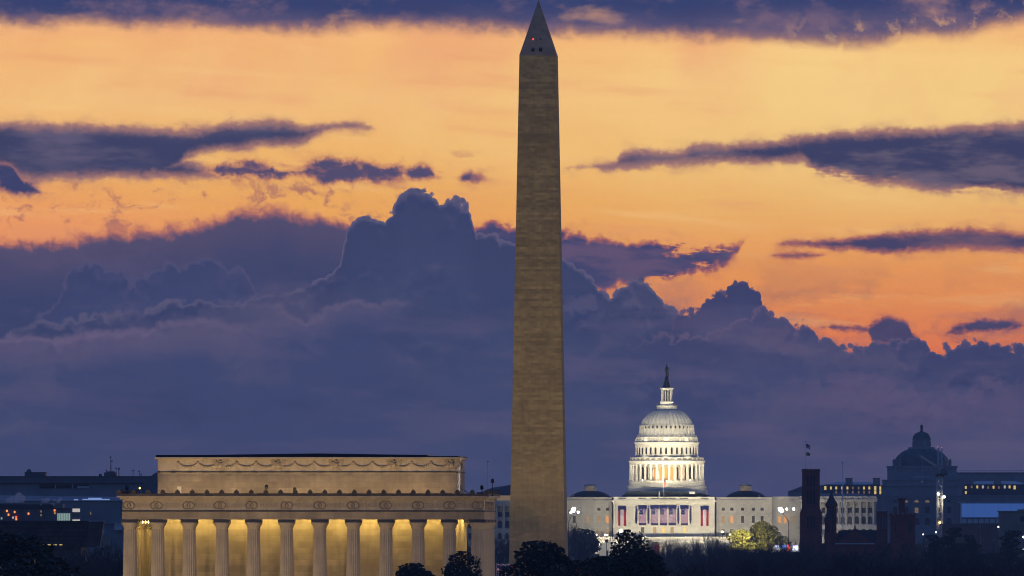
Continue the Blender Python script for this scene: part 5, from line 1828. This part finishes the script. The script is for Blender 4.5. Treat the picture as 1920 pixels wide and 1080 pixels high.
# coloured lights by the castle
q = Site(1472, 3300, 6)
for p, h_, lb__ in ((1457, 1024, 'white lit kiosk pillar, left of two by the castle'), (1491.5, 1024, 'white lit kiosk pillar, right of two by the castle')):
    s2 = Site(p, 3300, 6)
    o = thing('light_pillar', lb__, 'light', s2.loc, 0, 'lit pillars by the castle')
    MB().box(-.9, .9, -.5, .5, s2.z(1034), s2.z(1023)).build('lit_panel', M['bulb_cool'] if False else glow('cool_panel', (.75, .80, 1.0), 2.6), o)
    MB().box(-1.0, 1.0, -.4, .6, -2, s2.z(1034)).build('plinth', M['concrete_dark'], o)
o = thing('market_screen', 'blue lit screen with red lights between the two white pillars', 'screen', q.loc)
MB().box(q.x(1466.5), q.x(1476), -.3, .3, q.z(1029), q.z(1022.5)).build('blue_panel', glow('blue_screen', (.12, .32, 1.0), 1.3), o)
for p, y in ((1477.5, 1023), (1479, 1027), (1476.5, 1031)):
    MB().ball((q.x(p), -.4, q.z(y)), .34, 8, 6).build('red_bulb', M['red_glow'], o)
MB().box(q.x(1452), q.x(1496), .6, 1.0, q.z(1023.4), q.z(1022.2)).build('rail', glow('violet_strip', (.25, .2, .9), .5), o)
MB().box(q.x(1453), q.x(1495), .6, 4, -3, q.z(1034)).build('stall', M['concrete_dark'], o)
# two dim tail lights low down
for p, y, Y, lb__, mt in ((1072.5, 1068, 2100, 'red lights of a car behind the near evergreen tree', 'red_glow'), (1804.5, 1075, 2300, 'pair of warm head lamps low at the right', 'bulb')):
    s2 = Site(p, Y, 4)
    o = thing('parked_car', lb__, 'car', s2.loc)
    zc_ = s2.z(y)
    MB().prism([(-2.0, zc_ - .9), (2.0, zc_ - .9), (2.1, zc_ - .1), (1.5, zc_ + .1), (1.0, zc_ + .65), (-1.0, zc_ + .65), (-1.6, zc_ + .1), (-2.1, zc_ - .1)], 0, 1.8).build('body', M['dark'], o)
    for xx in (-.85, .85):
        MB().ball((xx, -.1, zc_), .30 if mt == 'red_glow' else .15, 8, 6, .6).build('lamp', M[mt], o)
    for xx in (-1.3, 1.3):
        MB().tube((xx, -.05, zc_ - .95), (xx, 1.85, zc_ - .95), .42, .42, 12).build('wheel', M['dark'], o)
    MB().box(-2.5, 2.5, -1, 3, -6, zc_ - 1.4).build('bank', M['concrete_dark'], o) if False else None

# flags round the obelisk
for i in range(8):
    s2 = Site(931.5 + i * 3.2, 2740, 14)
    zt = s2.z(1058 + (i % 3) * 1.0)
    o = flagpole('ring_flagpole', 'pole with a red white and blue flag beside the obelisk, %s from the memorial' % orders[i], s2.loc, zt, M['steel_white'], .09, 'flags in a ring round the obelisk')
    f_ = thing('ring_flag', 'red white and blue flag flying beside the obelisk, %s from the memorial' % orders[i], 'flag', (s2.loc[0], s2.loc[1], 14 + zt - 1.9), 0, 'flags flying round the obelisk')
    rr = rng(i)
    dr_ = rr.uniform(-.5, .2)
    for k in range(5):
        MB().prism([(.1, 1.7 - k * .34), (1.1, 1.5 - k * .34 + dr_), (2.1, 1.2 - k * .34 + dr_), (2.1, .88 - k * .34 + dr_), (1.1, 1.18 - k * .34 + dr_), (.1, 1.38 - k * .34)][::-1], -.05, .05).build('stripe', M['cloth_red'] if k % 2 == 0 else M['cloth_white'], f_)
    MB().prism([(.1, 1.75), (.95, 1.58 + dr_ * .8), (.95, .7 + dr_ * .8), (.1, .85)][::-1], -.09, -.055).build('canton', M['cloth_blue'], f_)
lf = thing('ground_light', 'low warm ground light among the obelisk flags', 'floodlight', (Site(943, 2722, 13).loc))
MB().box(-.5, .5, -.3, .3, -1, .3).build('housing', M['dark'], lf)
lamp('flag_light', 'SPOT', lf, (0, 0, .6), 9000, (1.0, .60, .42), (0, 18, 9), .4, R(100), .8)

# ================================================================== city on the left
s = Site(130, 3300, 8)
X, Z = s.x, s.z
o = thing('long_office', 'very long flat roofed office block with roof masts behind the memorial', 'office block', s.loc)
MB().box(X(-140), X(284), 0, 40, -4, Z(906)).build('wall', M['concrete'], o)
MB().box(X(-140), X(284), -1.4, 41, Z(905.5), Z(893.5)).box(X(-141), X(285), -1.8, 41.3, Z(893.5), Z(892.7)).build('roof_band', M['concrete_dark'], o)
MB().box(X(74), X(167), -.3, .2, Z(915.5), Z(908.5)).build('dark_strip', M['opening'], o)
for p in (104, 136):
    MB().box(X(p) - .15, X(p) + .15, -.5, .1, Z(916), Z(908)).build('mullion', M['steel_white'], o)
MB().box(X(145), X(167), -.45, -.31, Z(915.5), Z(911.5)).build('awning', M['snow_roof'], o)
MB().box(X(44), X(83), 8, 18, Z(892.7), Z(886)).box(X(43.5), X(83.5), 7.8, 18.2, Z(886), Z(884.8)).ball((X(51), 12, Z(884)), .9, 8, 6).build('plant_room', M['concrete_dark'], o)
MB().box(X(193), X(215), 8, 18, Z(892.7), Z(885.5)).box(X(197), X(212), 9, 17, Z(885.5), Z(883.5)).build('plant_room', M['concrete_dark'], o)
MB().box(X(183.5), X(188.5), 8, 10, Z(892.7), Z(888.5)).build('vent', M['dark'], o)
for p, y in ((205, 855), (207.5, 862), (197.5, 880), (220.5, 878), (221, 876), (247.5, 880), (259, 882), (262.5, 887), (215.5, 876)):
    MB().tube((X(p), 10, Z(893)), (X(p), 10, Z(y)), .11, .06, 5).box(X(p) - .25, X(p) + .25, 9.8, 10.2, Z(y + 3), Z(y + 1)).build('antenna', M['dark'], o)
s = Site(300, 3000, 8)
o = thing('sloped_hall', 'dark hall with a sloping roof end against the left side of the attic', 'building', s.loc)
MB().prism([(s.x(264), -4), (s.x(420), -4), (s.x(420), s.z(886)), (s.x(292), s.z(886)), (s.x(275), s.z(898)), (s.x(264), s.z(912))], 0, 40).build('wall', M['concrete_dark'], o)
MB().box(s.x(262), s.x(266), -.4, .1, s.z(930), s.z(913)).build('corner_post', M['concrete'], o)
s = Site(110, 2950, 8)
X, Z = s.x, s.z
o = thing('broad_roof', 'broad blue grey roof with bright skylight strips below the long office', 'building', s.loc)
MB().box(X(-120), X(232), 0, 60, -4, Z(939)).build('wall', M['concrete'], o)
MB().add([(X(-121), -.5, Z(939)), (X(233), -.5, Z(939)), (X(233), 60, Z(939)), (X(-121), 60, Z(939)), (X(-118), 30, Z(927)), (X(215), 30, Z(931))], [(0, 1, 5, 4), (1, 2, 5), (2, 3, 4, 5), (3, 0, 4)]).build('roof', M['concrete'], o)
for a_, b__, y in ((138, 146, 937), (154, 205, 936.5), (165, 190, 934.5)):
    MB().box(X(a_), X(b__), 2, 2.4, Z(y) - .15, Z(y) + .18).build('skylight', glow('skylight', (.35, .55, 1.0), .55), o)
MB().prism([(X(-20), Z(943)), (X(48), Z(943)), (X(30), Z(938.5)), (X(-20), Z(936.5))], -9, -3).build('tent_roof', M['snow_roof'], o)
s = Site(70, 2800, 8)
X, Z = s.x, s.z
o = thing('glass_office', 'dark office with a few lit rooms and stair windows below the steam', 'office block', s.loc)
MB().box(X(-120), X(160), 0, 30, -4, Z(953)).build('wall', M['concrete_dark'], o)
MB().box(X(-120), X(99), -.5, 30.5, Z(953), Z(945.5)).build('roof_slab', M['slate'], o)
MB().box(X(99.5), X(118.5), -.6, 8, Z(953), Z(945.2)).build('roof_box', M['tan_stone'], o)
MB().box(X(-120), X(160), -.2, .1, Z(954.2), Z(953.2)).build('parapet_line', M['dark'], o)
q = MB()
MB().box(X(107.5), X(131.5), -.25, .1, Z(976), Z(962.5)).build('lit_room', M['window_green'], o)
for i in range(7):
    MB().box(X(110 + i * 3.1), X(110.6 + i * 3.1), -.35, -.26, Z(976), Z(962.5)).build('blind', M['concrete'], o)
MB().box(X(136), X(160), -.3, .1, Z(960), Z(953.6)).build('lit_strip', M['window_white'], o)
MB().box(X(136), X(160), -.3, .1, Z(976.5), Z(974)).build('lit_strip', M['window_white'], o)
for p, y, k in ((13, 958, 'orange_glow'), (16, 965, 'orange_glow'), (27.5, 960, 'orange_glow'), (24.5, 970.5, 'window_white'), (30.5, 969.5, 'red_glow'), (30.5, 973.5, 'orange_glow'), (53.5, 963, 'orange_glow'),
                (102.5, 957, 'orange_glow'), (102.8, 962, 'window_warm'), (3, 972, 'window_green'), (77, 959, 'window_dim'), (77, 966, 'window_dim')):
    MB().box(X(p) - .22, X(p) + .22, -.25, .1, Z(y) - .28, Z(y) + .28).build('room_light', M[k], o)
s = Site(80, 2500, 8)
X, Z = s.x, s.z
o = thing('bronze_museum', 'dark bronze museum whose lattice sides slope outward, five slots lit', 'museum', s.loc)
vs_ = []
for (xa, xb, ya, yb, z) in ((X(-110), X(157), 2.5, 48, Z(1026)), (X(-110), X(166), 0, 51, Z(978.5))):
    vs_ += [(xa, ya, z), (xb, ya, z), (xb, yb, z), (xa, yb, z)]
MB().add(vs_, [(0, 1, 5, 4), (1, 2, 6, 5), (2, 3, 7, 6), (3, 0, 4, 7), (4, 5, 6, 7), (3, 2, 1, 0)]).build('lattice_tier', M['bronze_lattice'], o)
MB().box(X(-111), X(167), -.3, 51.3, Z(978.5), Z(976.6)).build('top_edge', M['dark'], o)
MB().box(X(-100), X(150), 6, 44, -4, Z(1026.2)).build('lower_wall', M['concrete_dark'], o)
for p in (68.5, 79.5, 91.2, 102.7, 113.5):
    t = (Z(1021.5) - Z(1026)) / (Z(978.5) - Z(1026))
    MB().box(X(p) - .40, X(p) + .40, 2.5 * (1 - t) - .12, 2.6, Z(1022.3), Z(1020.8)).build('lit_slot', M['window_yellow'], o)
vs_ = [(X(158), 2.4, Z(1026)), (X(186), 2.2, Z(1026)), (X(195), 0, Z(977.6)), (X(167.5), -.1, Z(977.6))]
MB().add(vs_ + [(x, y + 4, z) for x, y, z in vs_], [(0, 1, 2, 3), (7, 6, 5, 4), (0, 4, 5, 1), (1, 5, 6, 2), (2, 6, 7, 3), (3, 7, 4, 0)]).build('side_panel', material('lit_side_lattice', (.115, .10, .10), .2, .3, .7, brick=(2.0, 1.2, .08, .2)), o)  # paler copy of the bronze lattice: light on this side face is painted in
MB().box(X(168), X(195), -.5, -.12, Z(977.6), Z(976.4)).build('panel_cap', M['snow_roof'], o)
MB().box(X(180), X(196), 1.7, 2.1, Z(1026), Z(1024.4)).build('panel_foot', M['snow_roof'], o)
s = Site(205, 2650, 8)
X, Z = s.x, s.z
o = thing('low_block', 'low blue grey block squeezed between the bronze museum and the memorial', 'building', s.loc)
MB().box(X(150), X(250), 0, 20, -4, Z(953)).build('wall', M['concrete'], o)
MB().box(X(150), X(250), -.3, .1, Z(984), Z(982)).build('ledge', M['concrete_dark'], o)
MB().box(X(185), X(209), -3, 0, Z(1024), Z(1007)).build('pale_annex', M['tan_stone'], o)
MB().box(X(215), X(230), -2, 0, Z(994), Z(982)).box(X(215), X(230), -2.2, 0, Z(982), Z(981)).build('blue_annex', M['snow_roof'], o)
MB().ball((X(192), -3.5, Z(997)), .7, 8, 6, 1.6).build('white_vent', M['snow_roof'], o)
MB().box(X(170) - .12, X(170) + .12, -.4, .1, Z(965), Z(960)).build('lit_slit', M['window_dim'], o)
# ground under the obelisk and city reads as a dark band of distant park wood

# ================================================================== trees
def leaf_cloud(seed, lobes, n, size, flat=1.0):
    """many small leaf clumps spread through lobes of a crown"""
    rr = rng(seed)
    b = MB()
    vs_, fs_ = [], []
    tot = sum(l[3] * l[3] for l in lobes)
    for (cx, cy_, cz, r, sq_) in lobes:
        m = int(n * r * r / tot)
        for _ in range(m):
            u = Vector((rr.gauss(0, 1), rr.gauss(0, 1), rr.gauss(0, 1)))
            u.normalize()
            d = r * (1 - abs(rr.gauss(0, .20))) * (1 + .18 * mnoise.noise(u * 2.2 + Vector((seed, cx, cz))))
            p = Vector((cx + u.x * d, cy_ + u.y * d, cz + u.z * d * sq_))
            s = size * rr.uniform(.45, 1.25)
            a = Vector((rr.gauss(0, 1), rr.gauss(0, 1), rr.gauss(0, .5) * flat)).normalized()
            c = a.orthogonal().normalized()
            c.rotate(Matrix.Rotation(rr.uniform(0, 6.28), 3, a))
            k = len(vs_)
            vs_ += [p + a * s, p + c * s * .55, p - a * s * .8, p - c * s * .55]
            fs_.append((k, k + 1, k + 2, k + 3))
    b.add(vs_, fs_)
    return b


def limbs(b, base, tip_list, r0, rr):
    for (tx, ty, tz) in tip_list:
        p = Vector(base)
        q = Vector((tx, ty, tz))
        m = p.lerp(q, .5) + Vector((rr.uniform(-.4, .4), rr.uniform(-.4, .4), .6))
        b.tube(p, m, r0, r0 * .6, 5).tube(m, q, r0 * .6, r0 * .22, 5)


def evergreen(name, label, seed, h, w, leafmat, n=5200, size=.34, group=None, cat='tree'):
    rr = rng(seed)
    lobes = []
    for i in range(26):
        t = rr.uniform(0, 1)
        z = h * (.34 + .60 * t)
        env = w * .5 * (math.sin(math.pi * (.30 + .66 * t)) ** .8)
        a = rr.uniform(0, 6.283)
        q = env * math.sqrt(rr.uniform(.05, 1)) * .8
        lobes.append((q * math.cos(a), q * math.sin(a), z, w * rr.uniform(.10, .20), rr.uniform(.7, 1.0)))
    o = thing(name, label, cat, (0, 0, 0), 0, group)
    t = MB()
    t.tube((0, 0, -1.5), (0, 0, h * .35), w * .035, w * .028, 8).tube((0, 0, h * .35), (.2, .1, h * .75), w * .028, w * .010, 7)
    limbs(t, (0, 0, h * .30), [(l[0], l[1], l[2]) for l in lobes[:14]], w * .013, rr)
    t.build('trunk', M['bark'], o)
    leaf_cloud(seed, lobes, n, size).build('crown', leafmat, o)
    return o


def bare(name, label, seed, h, w, group=None, dens=1.0):
    rr = rng(seed)
    o = thing(name, label, 'tree', (0, 0, 0), 0, group)
    t, c = MB(), MB()
    fork = h * rr.uniform(.22, .30)
    t.tube((0, 0, -1.5), (0, 0, fork), .42, .34, 7)

    def grow(p, d, L, r, lev):
        q = p + d * L
        mid = p.lerp(q, .55) + Vector((rr.uniform(-1, 1), rr.uniform(-1, 1), rr.uniform(-.3, .6))) * L * .07
        tgt = t if lev < 2 else c
        tgt.tube(p, mid, r, r * .8, 5 if lev < 2 else 3)
        tgt.tube(mid, q, r * .8, r * .6, 5 if lev < 2 else 3)
        if lev >= 4:
            return
        k = [5, 5, 5, 5][lev] if dens >= 1 else [4, 4, 4, 4][lev]
        for i in range(k):
            st = q if i < 2 else p.lerp(q, rr.uniform(.35, .95))
            nd = d + Vector((rr.gauss(0, 1), rr.gauss(0, 1), rr.gauss(.18, .7))) * (.50 + .05 * lev)
            nd.normalize()
            grow(st, nd, L * rr.uniform(.52, .74), max(r * .52, .042), lev + 1)
    for i in range(6):
        a = i * 6.283 / 6 + rr.uniform(-.4, .4)
        sp = rr.uniform(.25, .75) * w / h * 1.3
        d = Vector((math.cos(a) * sp, math.sin(a) * sp, 1)).normalized()
        grow(Vector((0, 0, fork * rr.uniform(.8, 1.0))), d, h * .30, .19, 1)
    t.build('trunk', M['bark'], o)
    c.build('crown', M['twig'], o)
    zs = [v[2] for v in c.v]
    o['h'] = max(zs)
    return o


def cedar(name, label, seed, h, w, group=None):
    rr = rng(seed)
    o = thing(name, label, 'tree', (0, 0, 0), 0, group)
    t = MB()
    t.tube((0, 0, -1.5), (.2, 0, h * .55), .5, .34, 8).tube((.2, 0, h * .55), (0, 0, h * .92), .34, .08, 7)
    lobes = []
    for i in range(16):
        f = i / 15
        z = h * (.45 + .50 * f)
        a = rr.uniform(0, 6.28)
        q = w * .5 * (1 - f * .72) * rr.uniform(.25, .85)
        lobes.append((q * math.cos(a), q * math.sin(a), z, w * rr.uniform(.13, .22) * (1 - .35 * f), .26))
    limbs(t, (.1, 0, h * .42), [(l[0], l[1], l[2] - .3) for l in lobes], .16, rr)
    t.build('trunk', M['bark'], o)
    leaf_cloud(seed, lobes, 4200, .36, .3).build('crown', M['needle'], o)
    return o


def plant(src, h_src, px, py_top, Y, hz, label, used, seed=0, wide=1.0):
    """put a tree so that it stands on the ground and reaches the measured height"""
    s = Y / FPX
    x = (px - 960) * s
    zg_ = ground_z(x, Y)
    top = CAMZ - (py_top - HOR) * s
    k = max(.25, (top - zg_) / h_src)
    rot = rng(seed).uniform(0, 6.28)
    if src.name in used:
        o = copy_thing(src, None, rot, label)
    else:
        used.add(src.name)
        o = src
        o['label'] = label
        o.rotation_euler = (0, 0, rot)
    o.location = (x, Y, zg_ - .2)
    o.scale = (k * wide, k * wide, k)
    return o


used = set()
GE = 'dark evergreen trees in front'
GB = 'bare winter trees'
GC = 'flat topped cedars on the right'
ev = [evergreen('evergreen_tree', '', 11, 20, 11, M['leaf'], 22000, .27, GE), evergreen('evergreen_tree', '', 23, 20, 12, M['leaf'], 22000, .27, GE),
      evergreen('evergreen_tree', '', 37, 20, 13.5, M['leaf'], 24000, .27, GE)]
br = [bare('bare_tree', '', 5, 20, 13, GB), bare('bare_tree', '', 8, 20, 15, GB), bare('bare_tree', '', 14, 20, 12, GB), bare('bare_tree', '', 29, 20, 16, GB)]
cdr = [cedar('cedar_tree', '', 3, 18, 16, GC), cedar('cedar_tree', '', 9, 18, 17, GC)]
HB = [o['h'] for o in br]
for o in br:
    del o['h']
# near evergreens
E = [(778, 1048, 1440, 0, 'dark evergreen before the memorial columns, left of two', 1.05), (849, 1039, 1440, 2, 'dark evergreen before the memorial columns, right of two', .92),
     (1018, 1013, 1300, 1, 'dark evergreen with ragged crown right before the obelisk base', 1.15),
     (1165, 1000, 1380, 2, 'tall dark evergreen before the left end of the capitol terrace', .85), (1118, 1034, 1320, 0, 'rounded dark evergreen left of the tall one before the capitol', 1.35),
     (1205, 1030, 1300, 1, 'broad dark evergreen before the scaffold stand', 1.3), (1085, 1056, 1250, 2, 'low dark evergreen between obelisk and capitol', 1.2),
     (16, 1001, 1150, 1, 'dark evergreen at the left edge below the museum', 1.35), (52, 1027, 1120, 0, 'dark evergreen beside the one at the left edge', 1.4),
     (-25, 992, 1170, 2, 'dark evergreen cut by the left edge of the photo', 1.3), (112, 1052, 1080, 2, 'low dark evergreen nearest the left end of the memorial', 1.6)]
for i, (p, y, Y, k, lb__, wd) in enumerate(E):
    plant(ev[k], 20.4, p, y, Y, 0, lb__, used, i, wd)
# lit and half-lit trees on the capitol lawn
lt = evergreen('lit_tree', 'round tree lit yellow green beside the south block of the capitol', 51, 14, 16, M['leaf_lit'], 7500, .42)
plant(lt, 14.4, 1428, 980, 4900, 0, lt['label'], set(), 3, 1.25)
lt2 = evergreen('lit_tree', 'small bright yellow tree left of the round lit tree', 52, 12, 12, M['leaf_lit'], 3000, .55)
plant(lt2, 12.4, 1388, 993, 4885, 0, lt2['label'], set(), 4, 1.3)
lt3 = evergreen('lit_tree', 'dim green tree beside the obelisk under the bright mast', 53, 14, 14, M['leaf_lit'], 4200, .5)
plant(lt3, 14.4, 1096, 990, 4800, 0, lt3['label'], set(), 5, 1.1)
for i, (p, y, tp, ty, lb__, en) in enumerate(((1392, 1004, 1400, 985, 'small floodlight at the foot of the yellow lit trees', 190000), (1098, 1015, 1104, 996, 'small floodlight at the foot of the dim green tree', 30000))):
    s = Site(p, 4860, 0)
    o = thing('tree_floodlight', lb__, 'floodlight', (s.loc[0], 4860, s.z(y)))
    MB().box(-.5, .5, -.3, .3, 0, .8).build('housing', M['dark'], o)
    MB().box(-.12, .12, -.12, .12, -6, 0).build('post', M['dark'], o)
    lamp('tree_light', 'SPOT', o, (0, 0, 1.0), en, (1.0, .88, .45), (s.w(tp - p), 36, s.z(ty) - s.z(y)), .6, R(100), .8)
# bare trees: rows at several distances
rr = rng(77)
rows = []
for (p, y) in ((1222, 1004), (1243, 1006), (1262, 1000), (1284, 1005), (1306, 1002), (1328, 996), (1341, 994), (1358, 1000)):
    rows.append((p, y, 4250 + rr.uniform(-150, 150), .42))
for i in range(9):
    rows.append((1208 + i * 17.5 + rr.uniform(-6, 6), 1012 + rr.uniform(-6, 6), 3950 + rr.uniform(-150, 150), .5))
for i in range(9):
    rows.append((1216 + i * 17 + rr.uniform(-5, 5), 1022 + rr.uniform(-5, 6), 3900 + rr.uniform(-150, 150), .55))
for i in range(12):
    rows.append((1345 + i * 16 + rr.uniform(-4, 4), 1012 + rr.uniform(-4, 6), 3000 + rr.uniform(-150, 200), .75))
for i in range(15):
    rows.append((1390 + i * 37 + rr.uniform(-9, 9), 1026 + rr.uniform(-6, 8), 2700 + rr.uniform(-150, 150), .9))
for i in range(14):
    rows.append((1250 + i * 51 + rr.uniform(-12, 12), 1036 + rr.uniform(-6, 8), 2150 + rr.uniform(-120, 120), 1.0))
for i in range(12):
    rows.append((1210 + i * 66 + rr.uniform(-12, 12), 1050 + rr.uniform(-6, 6), 1650 + rr.uniform(-90, 90), 1.0))
rows += [(1676, 1017, 1900, 1.35), (1625, 1030, 1850, 1.1), (1890, 1036, 1700, 1.2), (1846, 1050, 1600, 1.1)]
for i in range(9):
    rows.append((128 + i * 13 + rr.uniform(-4, 4), 1014 + rr.uniform(-6, 12) + (6 if i < 3 else 0), 1900 + rr.uniform(-100, 100), .8))
rows += [(1078, 975, 4600, .35), (1068, 985, 4580, .4), (1090, 1006, 4000, .9), (1075, 1020, 3200, .9), (945, 1000, 4000, 1.0), (925, 996, 4100, 1.0), (880, 996, 4150, 1.0), (935, 1030, 3000, 1.2), (880, 1018, 3100, 1.0)]
rows += [(1530, 1026, 3500, .5), (1575, 1024, 3480, .5), (1620, 1026, 3450, .5), (1660, 1012, 3520, .6), (1705, 1008, 3560, .6), (1735, 1000, 3700, .6), (1790, 1004, 3600, .7), (1830, 1012, 3500, .7), (1880, 1010, 3450, .7)]
for i, (p, y, Y, wd) in enumerate(rows):
    k = i % 4
    if p < 240:
        lb__, gr = 'bare winter tree between the bronze museum and the left end of the memorial', 'bare trees by the memorial'
    elif p < 960:
        lb__, gr = 'bare tree seen through the gap between the memorial and the obelisk', 'bare trees behind the memorial columns'
    elif p < 1100:
        lb__, gr = 'bare winter tree beside the right edge of the obelisk', 'bare trees beside the obelisk'
    elif Y > 4000 or (p < 1390 and Y > 3700):
        lb__, gr = 'bare winter tree silhouetted against the lit capitol terrace', 'bare trees before the capitol'
    elif Y > 3400:
        lb__, gr = 'bare winter tree at the foot of the red castle or the crane', 'bare trees round the castle'
    elif Y > 2900:
        lb__, gr = 'bare tree in the dim row right of the capitol terrace', 'bare trees right of the terrace'
    elif Y > 2400:
        lb__, gr = 'bare tree in the hazy wood below the castle', 'bare trees below the castle'
    elif Y > 1950:
        lb__, gr = 'bare tree in the middle rows of the dark wood along the lower right', 'bare trees in the lower right wood'
    else:
        lb__, gr = 'large bare tree in the nearest row along the lower right edge', 'nearest bare trees'
    plant(br[k], HB[k], p, y, Y, 0, lb__, used, 100 + i, wd)['group'] = gr
C = [(1785, 988, 3350, 0, 'flat topped dark cedar under the crane', .8), (1755, 1002, 3320, 1, 'smaller dark cedar left of the crane foot', .75), (1892, 994, 3300, 1, 'flat topped dark cedar at the right edge', .85), (1822, 1002, 3380, 0, 'low dark cedar between the two flat topped ones', .7)]
for i, (p, y, Y, k, lb__, wd) in enumerate(C):
    plant(cdr[k], 17.6, p, y, Y, 0, lb__, used, 300 + i, wd)

# a far wood that closes the horizon beyond the city
rr = rng(5)
lobes = []
for i in range(330):
    x, y = -2100 + i * 12.8 + rr.uniform(-4, 4), rr.uniform(-40, 40)
    lobes.append((x, y, ground_z(x, 6300 + y) + rr.uniform(3, 7), rr.uniform(6, 10), .8))
fw = leaf_cloud(99, lobes, 30000, 1.1).build('far_wood', M['leaf'], None, (0, 6300, 0))
fw['kind'] = 'stuff'

# ================================================================== steam and the blue dawn air
def puff(px, py, Y, w_, h_, label, seed):
    s = Site(px, Y, 0)
    rr = rng(seed)
    b = MB()
    for i in range(7):
        t = i / 6
        b.ball(((t - .5) * w_ * s.k + rr.uniform(-1, 1) * w_ * s.k * .12, rr.uniform(-1, 1), rr.uniform(-.5, .5) + t * h_ * s.k * .6), h_ * s.k * (.35 + .25 * t) * rr.uniform(.8, 1.2), 10, 8)
    m = bpy.data.materials.new('steam')
    m.use_nodes = True
    t = m.node_tree
    t.nodes.remove(t.nodes['Principled BSDF'])
    v = t.nodes.new('ShaderNodeVolumePrincipled')
    v.inputs['Color'].default_value = (.99, .95, .96, 1)
    v.inputs['Density'].default_value = .6
    t.links.new(v.outputs[0], t.nodes['Material Output'].inputs['Volume'])
    o = b.build('steam', m, None, (s.loc[0], Y, s.z(py)))
    o['kind'] = 'stuff'
    o['label'] = label
    o['category'] = 'steam'


puff(30, 940, 2790, 26, 14, 'tall pale plume of steam at the left edge over the dark office', 1)
puff(82, 943, 2790, 14, 8, 'small pale puff of steam over the dark office roof', 2)
puff(106, 943, 2790, 16, 7, 'small pale puff of steam beside the tan roof box', 3)

hz = MB().box(-3900, 3900, -300, 8020, -2.0, 215)
# follow the lowest ground: the plain never drops below z = 5
hm = bpy.data.materials.new('haze')
hm.use_nodes = True
t = hm.node_tree
t.nodes.remove(t.nodes['Principled BSDF'])
v = t.nodes.new('ShaderNodeVolumePrincipled')
v.inputs['Color'].default_value = (.60, .76, 1.0, 1)
v.inputs['Density'].default_value = 5.0e-5
v.inputs['Anisotropy'].default_value = 0.0
t.links.new(v.outputs[0], t.nodes['Material Output'].inputs['Volume'])
ho = hz.build('haze', hm)
ho['kind'] = 'stuff'
